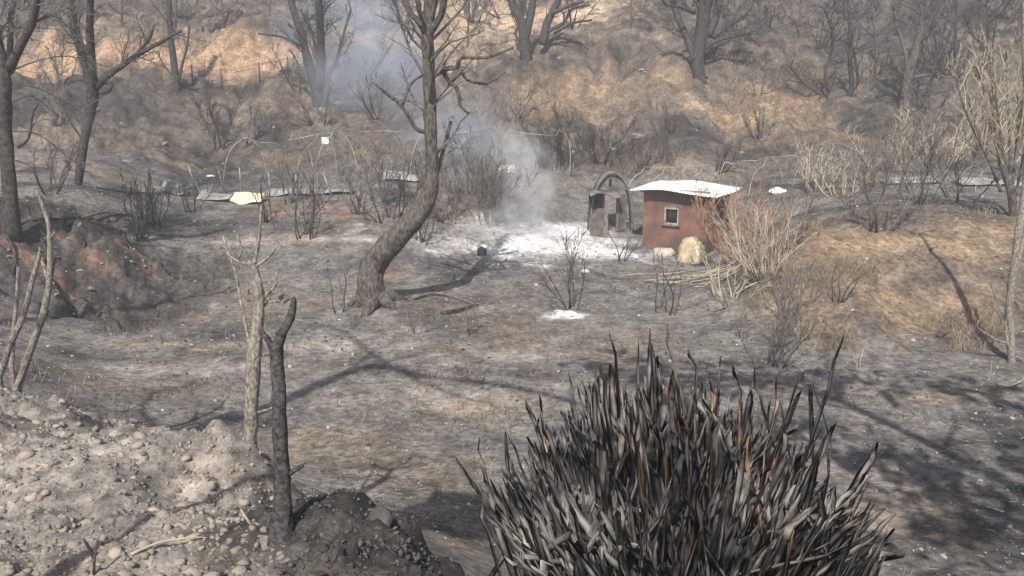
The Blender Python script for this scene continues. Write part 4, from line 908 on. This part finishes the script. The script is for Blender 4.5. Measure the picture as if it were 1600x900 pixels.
# brush pile of cut canes lying in front of the hut
def brush_pile():
    c = G(1135, 428); t = thing('brush_pile', 'pile of cut dry canes lying on the ground in front of the hut', 'brush pile', c); rg = np.random.default_rng(8)
    for k in range(120):
        q = c+np.array([rg.normal()*1.1, rg.normal()*.45, 0]); L = rg.uniform(.5, 1.5); a = rg.normal()*.45
        d_ = np.array([math.cos(a), math.sin(a)*.6, rg.normal()*.12])*L/2; e0, e1 = q-d_, q+d_; zz = rg.random()*.28
        e0[2] = hz(e0[0], e0[1])+zz*.6; e1[2] = hz(e1[0], e1[1])+zz; mb = MB(); mb.tube([e0, (e0+e1)/2+rg.normal(size=3)*.02, e1], [.014, .012, .007], 5); mb.build('cane', 'twig_pale' if rg.random() < .5 else 'twig', t, origin=c)
brush_pile()
def fallen(label, pts, r, seed, m='twig', name='fallen_branch', tw=True, dmin=3):
    rg = np.random.default_rng(seed); q = [G(x, y, dmin) for x, y in pts]; g = q[0].copy()
    q = [p+np.array([0, 0, r*.7+(.05 if 0 < i < len(q)-1 else 0)]) for i, p in enumerate(q)]
    p, rr = smooth_poly(q, [r*(1-.75*i/(len(q)-1)) for i in range(len(q))]); t = thing(name, label, 'branch', g, 'fallen branches')
    mb = MB(); mb.tube(p, rr, 7, .1, rg); mb.build('stick', m, t, origin=g)
    if tw:
        w_ = MB(); sprout([w_], p, rr, rg, 1, 1, (2.0,), .3, .1, r*.2, .2, .2); w_.n and tag(w_.build('twigs', m, t, origin=g), kind='stuff')
fallen('crooked grey fallen branch right of the leaning tree', [(645, 468), (680, 462), (715, 470), (745, 478)], .05, 1)
fallen('dark broken limb lying right of the leaning tree, nearer the camera', [(690, 492), (720, 488), (748, 478)], .07, 2, 'char_far')
fallen('thin dead branch on the ground left of the slender right-hand trunk', [(1530, 515), (1548, 528), (1566, 545)], .025, 3)
fallen('pale curved branch lying at the right edge below the slender trunk', [(1558, 602), (1575, 608), (1592, 602), (1600, 592)], .03, 4, 'twig_pale')
fallen('pale dry stick lying across the rubble at lower left', [(205, 868), (250, 860), (300, 852), (325, 842)], .012, 5, 'twig_pale')
fallen('dead branch lying on top of the eroded left bank', [(105, 352), (140, 342), (170, 336), (195, 350)], .06, 6)
fallen('pale branch at the foot of the hut brush pile', [(1150, 460), (1175, 448), (1195, 440)], .03, 7, 'twig_pale')
fallen('short dark log lying on the right of the clearing', [(1465, 528), (1480, 524)], .06, 9, 'char', tw=False)
for k, pts in enumerate([[(30, 352), (70, 345), (110, 350), (150, 362)], [(150, 345), (190, 338), (225, 348), (250, 362)], [(60, 365), (72, 395), (66, 420)], [(120, 360), (132, 388), (128, 415)], [(10, 370), (24, 400), (20, 430)], [(190, 362), (200, 385), (214, 400)]]):
    fallen('%s on the eroded left bank' % ['long burnt branch tangled along the top edge', 'burnt branch sprawled over the right end', 'dark root hanging down beside the saplings', 'dark root hanging down the middle', 'dark root hanging at the left edge', 'short dark root at the right'][k], pts, .05, 60+k, 'char_far', 'fallen_branch' if k < 2 else 'hanging_root', dmin=16)
def stick(label, px, py, tx, ty, d, r, m):
    b = P(px, py, d); g = np.array([b[0], b[1], hz(b[0], b[1])-.04]); e = P(tx, ty, d-.05); mb = MB(); rg = np.random.default_rng(int(px))
    mb.tube([g, (g+e)/2+rg.normal(size=3)*.008, e], [r, r*.9, r*.5], 7, .15, rg); tag(mb.build('upright_stick', m, None, origin=g), label, 'stick', 'sticks poking out of the rubble')
stick('pale stick poking out of the rubble left of the charred trunk', 402, 846, 376, 796, 5.6, .010, 'twig_pale')
stick('grey forked stick poking up in front of the dark heap', 560, 885, 545, 812, 4.9, .014, 'bark')
stick('short grey stick standing in the rubble at bottom left', 145, 895, 152, 845, 5.0, .011, 'bark')
stick('slanting grey stick in the rubble beside the blue-grey rock', 150, 880, 130, 842, 5.2, .014, 'bark')

# ------------------------------------------------------------------ stones, gravel, litter, dry grass
import bmesh
def stone_meshes(n, m, seed, sub=2):
    out = []
    for k in range(n):
        bm = bmesh.new(); bmesh.ops.create_icosphere(bm, subdivisions=sub, radius=1); rg = np.random.default_rng(seed+k); v = np.array([q.co for q in bm.verts])
        for _ in range(7):      # flat broken faces
            nrm = unit(rg.normal(size=3)); c_ = rg.uniform(.45, .85); dd = v @ nrm; v = np.where((dd > c_)[:, None], v-(dd-c_)[:, None]*nrm, v)
        v = v*(1+.05*rg.normal(size=(len(v), 1)))*np.array([1, rg.uniform(.6, .95), rg.uniform(.4, .75)])
        for q, co in zip(bm.verts, v): q.co = co
        me = bpy.data.meshes.new('stone'); bm.to_mesh(me); bm.free(); me.materials.append(M[m]); out.append((me, v))
    return out
ST = {m: stone_meshes(6, m, s_, 1) for m, s_ in (('stone', 10), ('stone_pale', 30), ('stone_dark', 50))}
def put_stone(par, x, y, s_, m, rg, bury=.3):
    me = ST[m][rg.integers(0, 6)][0]; o = bpy.data.objects.new('stone', me); COL.objects.link(o); o.parent = par
    o.location = (x, y, hz(x, y)+s_*(.35-bury)); o.rotation_euler = (rg.normal()*.35, rg.normal()*.35, rg.random()*6.28); o.scale = (s_,)*3; return o
rg = np.random.default_rng(99)
sh = GR['rubble_shoulder']; cnt = 0
big = put_stone(sh, *G(212, 846)[:2], .085, 'stone', rg)
for k in range(900):
    y = rg.uniform(4.3, 8.6); x = rg.uniform(-.62*y-.3, -.4+.0*y)
    if cnt >= 270: break
    z = base_h(np.array([x]), np.array([y]))[0]
    if z < 2.2: continue
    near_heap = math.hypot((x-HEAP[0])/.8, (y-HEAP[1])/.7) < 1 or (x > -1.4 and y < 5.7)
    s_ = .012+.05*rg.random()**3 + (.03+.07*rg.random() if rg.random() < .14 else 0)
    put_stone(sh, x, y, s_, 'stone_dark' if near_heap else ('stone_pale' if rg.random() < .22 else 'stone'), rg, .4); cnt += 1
gd = GR['burnt_ground']
for k in range(220):
    px, py = rg.uniform(60, 1600), rg.uniform(430, 880)
    if px > 720 and px < 1350 and py > 600: continue
    g = G(px, py, 9.8)
    if g[1] > 28: continue
    put_stone(gd, g[0], g[1], (.025+.05*rg.random()**3)*(g[1]/14)**.5, 'stone_pale' if rg.random() < .5 else 'stone', rg, .2)
bk = GR['eroded_bank']
for k in range(40):
    g = G(rg.uniform(0, 260), rg.uniform(345, 470), 15)
    if g[1] > 20: put_stone(bk, g[0], g[1], .03+.16*rg.random()**4, 'stone', rg, .45)
hs = GR['hillside']
for k in range(90):
    g = G(rg.uniform(0, 1600), rg.uniform(20, 260), 36); put_stone(hs, g[0], g[1], .08+.22*rg.random()**3, 'stone', rg, .45)
def scatter(name, label, cat, xy, size, m, rg, shape='stone', flat=.6, zoff=.2, tall=None, tint=None):
    """many tiny pieces as one mesh"""
    n = len(xy); z = surf(xy[:, 0], xy[:, 1])
    if shape == 'stone':
        bv = ST['stone'][0][1]; bm_ = ST['stone'][0][0]; fs = np.array([list(p.vertices) for p in bm_.polygons])
        t_ = (1+5**.5)/2; bv = np.array([(-1, t_, 0), (1, t_, 0), (-1, -t_, 0), (1, -t_, 0), (0, -1, t_), (0, 1, t_), (0, -1, -t_), (0, 1, -t_), (t_, 0, -1), (t_, 0, 1), (-t_, 0, -1), (-t_, 0, 1)])/1.9
        fs = np.array([(0, 11, 5), (0, 5, 1), (0, 1, 7), (0, 7, 10), (0, 10, 11), (1, 5, 9), (5, 11, 4), (11, 10, 2), (10, 7, 6), (7, 1, 8), (3, 9, 4), (3, 4, 2), (3, 2, 6), (3, 6, 8), (3, 8, 9), (4, 9, 5), (2, 4, 11), (6, 2, 10), (8, 6, 7), (9, 8, 1)])
        v = bv[None]*(1+.3*rg.normal(size=(n, 12, 1)).clip(-1, 1)); sc = size[:, None]*np.stack([np.ones(n), rg.uniform(.5, 1, n), rg.uniform(.35, .35+flat, n)], 1)
        v = v*sc[:, None]; a = rg.random(n)*6.28; tl = rg.normal(size=n)*.4
    elif shape == 'stick':
        bv = np.array([(-1, -.02, -.02), (-1, .02, -.02), (-1, 0, .025), (1, -.012, -.012), (1, .012, -.012), (1, 0, .015)]); fs = np.array([(0, 1, 4), (0, 4, 3), (1, 2, 5), (1, 5, 4), (2, 0, 3), (2, 3, 5)])
        v = np.repeat(bv[None], n, 0)*size[:, None, None]; a = rg.random(n)*6.28; tl = rg.normal(size=n)*.15
    else:   # blades of grass
        bv = np.array([(-.05, 0, -.05), (.05, 0, -.05), (0, .0, 1)]); fs = np.array([(0, 1, 2)])
        v = np.repeat(bv[None], n, 0)*size[:, None, None]; v[:, 2, :2] += rg.normal(size=(n, 2))*size[:, None]*.55; a = rg.random(n)*6.28; tl = np.zeros(n)
    c, s_ = np.cos(tl)[:, None], np.sin(tl)[:, None]; x, zz = v[..., 0]*c-v[..., 2]*s_, v[..., 0]*s_+v[..., 2]*c; v[..., 0], v[..., 2] = x, zz
    c, s_ = np.cos(a)[:, None], np.sin(a)[:, None]; x, yy = v[..., 0]*c-v[..., 1]*s_, v[..., 0]*s_+v[..., 1]*c; v[..., 0], v[..., 1] = x, yy
    v += np.stack([xy[:, 0], xy[:, 1], z+zoff*size], 1)[:, None]
    f = (fs[None]+(np.arange(n)*bv.shape[0])[:, None, None]).reshape(-1, fs.shape[1])
    o = raw(name, v.reshape(-1, 3), f, m); return tag(o, label, cat, kind='stuff')
def in_view(n, y0, y1, rg, x0=-.62, x1=.62, pw=1.0):
    y = np.exp(rg.uniform(math.log(y0), math.log(y1), n)); return np.stack([rg.uniform(x0, x1, n)*(y+.5), y], 1)
q = in_view(15000, 4.2, 9.3, rg, -.66, .02); z = base_h(q[:, 0], q[:, 1]); q = q[z > 1.9]
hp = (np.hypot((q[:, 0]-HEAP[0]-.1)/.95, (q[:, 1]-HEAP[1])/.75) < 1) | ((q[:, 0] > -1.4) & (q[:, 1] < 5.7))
scatter('gravel', 'loose grey and tan gravel covering the rubble shoulder', 'gravel', q[~hp], .004+.03*rg.random((~hp).sum())**4, 'grit', rg, zoff=.05)
q2 = in_view(1100, 4.2, 9.0, rg, -.66, -.06); q2 = q2[(base_h(q2[:, 0], q2[:, 1]) > 2.1) & ~((np.hypot((q2[:, 0]-HEAP[0]-.1)/1.1, (q2[:, 1]-HEAP[1])/.95) < 1) | ((q2[:, 0] > -1.6) & (q2[:, 1] < 5.8)))]; scatter('earth_clods', 'broken tan earth clods scattered through the rubble shoulder', 'clods', q2, .012+.065*rg.random(len(q2))**3.5, 'clod', rg, flat=.4, zoff=-.05)
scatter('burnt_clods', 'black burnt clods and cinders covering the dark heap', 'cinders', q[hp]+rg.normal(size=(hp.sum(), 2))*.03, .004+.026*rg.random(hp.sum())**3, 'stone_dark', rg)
q = in_view(9000, 10, 32, rg); scatter('pebbles', 'small pebbles strewn over the burnt clearing', 'pebbles', q, (.008+.02*rg.random(len(q))**3)*(q[:, 1]/14)**.7, 'stone', rg)
q = in_view(6000, 10, 34, rg); cl = fbm(q[:, 0]*.5, q[:, 1]*.5, 66, 3); q = q[cl > 0]; scatter('char_lumps', 'small black charcoal lumps strewn over the burnt clearing', 'charcoal', q, (.008+.035*rg.random(len(q))**4)*(q[:, 1]/14)**.7, 'stone_dark', rg)
q = in_view(220, 10, 34, rg); scatter('ash_flecks', 'white ash flecks strewn over the burnt clearing', 'ash flecks', q, (.012+.025*rg.random(len(q))**3)*(q[:, 1]/14)**.8, 'ash', rg, flat=.2)
q = in_view(12000, 10, 40, rg); cl = fbm(q[:, 0]*.4, q[:, 1]*.4, 55, 3); q = q[cl > -.1]; scatter('twig_litter', 'burnt twig litter strewn over the clearing', 'twig litter', q, (.05+.16*rg.random(len(q))**2), 'twig_dark', rg, 'stick', zoff=.03)
q = in_view(4500, 10, 40, rg); scatter('pale_twig_litter', 'pale dry twig litter strewn over the clearing', 'twig litter', q, (.04+.13*rg.random(len(q))**2), 'twig_pale', rg, 'stick', zoff=.03)
q = in_view(700, 4.3, 8.6, rg, -.62, 0); q = q[base_h(q[:, 0], q[:, 1]) > 2]; scatter('rubble_twigs', 'short twigs lying in the rubble', 'twig litter', q, (.02+.07*rg.random(len(q))**2), 'twig', rg, 'stick', zoff=.03)
# dry grass: on the ochre bank, and on the slope above the hut
q = np.stack([rg.uniform(6.0, 17, 26000), rg.uniform(19.6, 28, 26000)], 1); cl = fbm(q[:, 0]*.55, q[:, 1]*.7, 57, 4); q = q[cl > .24]
scatter('dry_grass', 'dry straw-coloured grass left on the ochre bank', 'grass', q, rg.uniform(.08, .26, len(q)), 'straw', rg, 'blade', zoff=0)
q = np.stack([rg.uniform(-8, 26, 40000), rg.uniform(40, 52, 40000)], 1); cl = fbm(q[:, 0]*.3, q[:, 1]*.35, 59, 4); q = q[cl > .2]
scatter('dry_grass', 'dry straw-coloured grass in patches on the far hillside', 'grass', q, rg.uniform(.12, .4, len(q)), 'straw', rg, 'blade', zoff=0)
q = in_view(14000, 15, 48, rg, -.62, .62); cl = fbm(q[:, 0]*.5, q[:, 1]*.5, 63, 4); q = q[cl > .15]
scatter('burnt_stubble', 'thin burnt grass stubble over the ground beyond the clearing', 'stubble', q, rg.uniform(.08, .28, len(q)), 'twig', rg, 'blade', zoff=0)
#SECTION4
# ------------------------------------------------------------------ trees beside and behind the camera, whose shadows cross the clearing
def caster(px, py, z):
    """the point at height z whose shadow falls on the ground seen at this photo pixel"""
    g = G(px, py, 4.0); t = (z-g[2])/(-SUNDIR[2]); return g-SUNDIR*t
def overhead_tree(name, label, foot, top, limbs, seed, r0=.22, bark='bark', twig='twig', leafy=None, dens=(.8, 1.2, 2.0), maxl=3):
    rg = np.random.default_rng(seed); g = np.array([foot[0], foot[1], hz(*foot)]); t = thing(name, label, 'tree', g)
    tp, tr = smooth_poly([g-np.array([0, 0, .3]), g+(np.array(top)-g)*.35+rg.normal(size=3)*.15, g+(np.array(top)-g)*.7+rg.normal(size=3)*.15, np.array(top)], [r0, r0*.85, r0*.7, r0*.4])
    mb = MB(); mb.tube(tp, tr, 10, .1, rg); mb.build('trunk', bark, t, origin=g)
    for lm in limbs:
        pts, r1 = lm[:2]; i = np.argmin(np.abs(tp[:, 2]-(pts[0][2]-1.2))); lp, lr = smooth_poly(([tp[i]] if len(lm) == 2 else [pts[0]-np.array([.05, 0, .05])])+list(pts), list(np.linspace(r1*1.2, r1*.35, len(pts)+1)))
        mb = MB(); mb.tube(lp, lr, 7, .08, rg); lo = mb.build('limb', bark, t, origin=g)
        w_ = MB(); sprout([w_], lp, lr, rg, 1, maxl, dens, .34, .05, .008, .25, .25)
        if w_.n: tag(w_.build('twigs', twig, lo, origin=g), kind='stuff')
    if leafy:
        cs = np.array([c for c, _, _ in leafy]); v, f = [], []
        for c, rad, n in leafy:
            d_ = rg.normal(size=(n, 3)); d_ = d_/np.linalg.norm(d_, axis=1)[:, None]*(rg.random((n, 1))**.4)*np.array(rad); p = c+d_; a = rg.normal(size=(n, 3))*.11; b = rg.normal(size=(n, 3))*.11
            v.append(np.stack([p-a, p+b, p+a, p-b], 1).reshape(-1, 3))
        v = np.concatenate(v); n = len(v)//4; o = raw('crown', v-g, np.arange(n*4).reshape(n, 4), 'scorched', t); tag(o, kind='stuff')
    return t
M['scorched'] = mat('scorched_leaves', (.10, .075, .045), .8, (.17, .12, .07), 2)
C_ = caster
overhead_tree('tall_bare_tree', 'tall bare tree standing left of the viewpoint, its limbs shading the clearing', (-8.6, 4.6), (-7.6, 5.6, 11.5),
    [([C_(430, 632, 11.6), C_(510, 596, 11.9), C_(585, 572, 12.1), C_(650, 586, 12.4), C_(700, 592, 12.6), C_(760, 598, 12.8), C_(860, 618, 12.6), C_(930, 640, 12.4)], .17),
     ([C_(610, 574, 12.2), C_(575, 548, 12.6), C_(535, 518, 13.0), C_(480, 505, 13.3)], .08, 1), ([C_(150, 668, 8.2), C_(220, 640, 8.8), C_(310, 598, 9.6)], .06)], 701)
overhead_tree('tall_bare_tree', 'tall bare tree beyond the left edge, a limb shading the foot of the eroded bank', (-15, 11), (-13.5, 12, 13), [([C_(60, 490, 13), C_(200, 482, 13.2), C_(300, 462, 13.4), C_(400, 446, 13.6)], .13)], 704)
overhead_tree('thin_scorched_tree', 'thin scorched tree just left of the frame, shading the rubble and dark heap', (-3.9, 1.6), tuple(C_(640, 830, 8.4)), [], 702, r0=.06,
    leafy=[(C_(715, 805, 8.8), (.8, .7, .5), 300)])
overhead_tree('scorched_tree', 'leafy scorched tree standing right of the viewpoint, its crown shading the right of the clearing', (8.2, 0.8), (6.5, 3.5, 10.5),
    [([C_(1500, 780, 9.5), C_(1400, 720, 10.5)], .12), ([C_(1300, 620, 10), C_(1100, 590, 10.5), C_(930, 575, 11)], .12), ([C_(1600, 640, 10), C_(1450, 600, 10.5)], .11)], 703, r0=.28,
    leafy=[(C_(1480, 770, 9.8), (1.5, 1.3, .8), 118), (C_(1400, 720, 10.3), (1.0, .8, .6), 50), (C_(1570, 840, 9.5), (1.3, 1.0, .8), 70), (C_(1440, 860, 9), (.8, .8, .6), 26), (C_(960, 572, 11), (1.5, .9, .8), 84), (C_(1120, 590, 10.8), (2.0, 1.0, .7), 109),
           (C_(1300, 600, 10.4), (2.0, .9, .7), 101), (C_(1480, 605, 10.4), (1.6, .6, .6), 55), (C_(1580, 625, 10.2), (1.2, .5, .6), 36), (C_(1250, 680, 10), (1.4, 1.0, .7), 67), (C_(1620, 740, 9.8), (1.0, 1.0, .7), 50)])

# ------------------------------------------------------------------ smoke and haze
def smoke_material(name, dens, seed, scale, col, lo, hi):
    m = bpy.data.materials.new(name); m.use_nodes = True; n = m.node_tree.nodes; l = m.node_tree.links; n.remove(n['Principled BSDF'])
    pv = n.new('ShaderNodeVolumePrincipled'); pv.inputs['Color'].default_value = (*col, 1)
    tc = n.new('ShaderNodeTexCoord'); t = n.new('ShaderNodeTexNoise'); t.inputs['Scale'].default_value = scale; t.inputs['Detail'].default_value = 5; t.inputs['Distortion'].default_value = .8
    mp = n.new('ShaderNodeMapping'); mp.inputs['Location'].default_value = (seed*3.7, seed*1.3, 0); l.new(tc.outputs['Object'], mp.inputs[0]); l.new(mp.outputs[0], t.inputs[0])
    r = n.new('ShaderNodeMapRange'); r.inputs[1].default_value = lo; r.inputs[2].default_value = hi; r.inputs[3].default_value = 0; r.inputs[4].default_value = dens; l.new(t.outputs[0], r.inputs[0])
    ln = n.new('ShaderNodeVectorMath'); ln.operation = 'LENGTH'; l.new(tc.outputs['Object'], ln.inputs[0])
    f = n.new('ShaderNodeMapRange'); f.interpolation_type = 'SMOOTHSTEP'; f.inputs[1].default_value = .15; f.inputs[2].default_value = .98; f.inputs[3].default_value = 1; f.inputs[4].default_value = 0; l.new(ln.outputs['Value'], f.inputs[0])
    mu = n.new('ShaderNodeMath'); mu.operation = 'MULTIPLY'; l.new(r.outputs[0], mu.inputs[0]); l.new(f.outputs[0], mu.inputs[1])
    l.new(mu.outputs[0], pv.inputs['Density']); l.new(pv.outputs[0], n['Material Output'].inputs['Volume']); return m
def smoke(name, label, puffs, dens, seed, scale, col, lo=.35, hi=.7):
    """soft-edged puffs of smoke: each thins out from its middle to its rim"""
    g = puffs[0][0]; t = thing(name, label, 'smoke', g); tag(t, kind='stuff')
    for k, (c, size, tilt) in enumerate(puffs):
        bm = bmesh.new(); bmesh.ops.create_icosphere(bm, subdivisions=3, radius=1); me = bpy.data.meshes.new('puff'); bm.to_mesh(me); bm.free()
        me.materials.append(smoke_material(name, dens*(1 if k == 0 else .8), seed+k, scale, col, lo, hi)); o = bpy.data.objects.new('puff', me); COL.objects.link(o); o.parent = t; tag(o, kind='stuff')
        o.location = np.array(c)-g; o.scale = size; o.rotation_euler = (0, tilt, 0)
smoke('smoke_plume', 'white smoke rising off the white ash bed', [(P(822, 335, 32), (1.5, 1.1, 2.0), R(4)), (P(832, 275, 33), (1.3, 1.0, 1.9), R(-12)), (P(805, 240, 34), (1.3, 1.0, 1.6), R(-30)), (P(770, 355, 31.5), (1.9, 1.0, .9), 0), (P(880, 372, 31.5), (1.6, .8, .6), 0)], 2.3, 1, 2.9, (.95, .96, .97), .42, .72)
smoke('drifting_smoke', 'bluish smoke drifting up the slope behind the leaning trunk', [(P(535, 135, 47), (3.0, 1.6, 2.2), R(25)), (P(590, 60, 48), (3.6, 2.0, 3.6), R(15)), (P(625, 120, 46), (3.0, 1.6, 3.2), R(10)), (P(700, 215, 42), (4.5, 1.5, 2.8), R(-20)), (P(745, 260, 37), (2.6, 1.2, 2.4), R(-25)), (P(520, 40, 50), (4.5, 2.0, 4.0), 0)], .75, 7, 1.5, (.74, .82, .95), .30, .7)
def haze():
    mb = MB(); x0, x1, y0, y1, z0, z1 = -105, 105, -16, 110, -2.2, 36; mb.box(((x0+x1)/2, (y0+y1)/2, (z0+z1)/2), (x1-x0, y1-y0, z1-z0))
    m = bpy.data.materials.new('haze'); m.use_nodes = True; n = m.node_tree.nodes; n.remove(n['Principled BSDF']); pv = n.new('ShaderNodeVolumePrincipled')
    pv.inputs['Color'].default_value = (.90, .93, 1.0, 1); pv.inputs['Density'].default_value = HAZE; m.node_tree.links.new(pv.outputs[0], n['Material Output'].inputs['Volume'])
    o = mb.build('haze', m, None, False); tag(o, 'thin grey smoke haze hanging over the whole valley', 'haze', kind='stuff')
HAZE = .0021
haze()
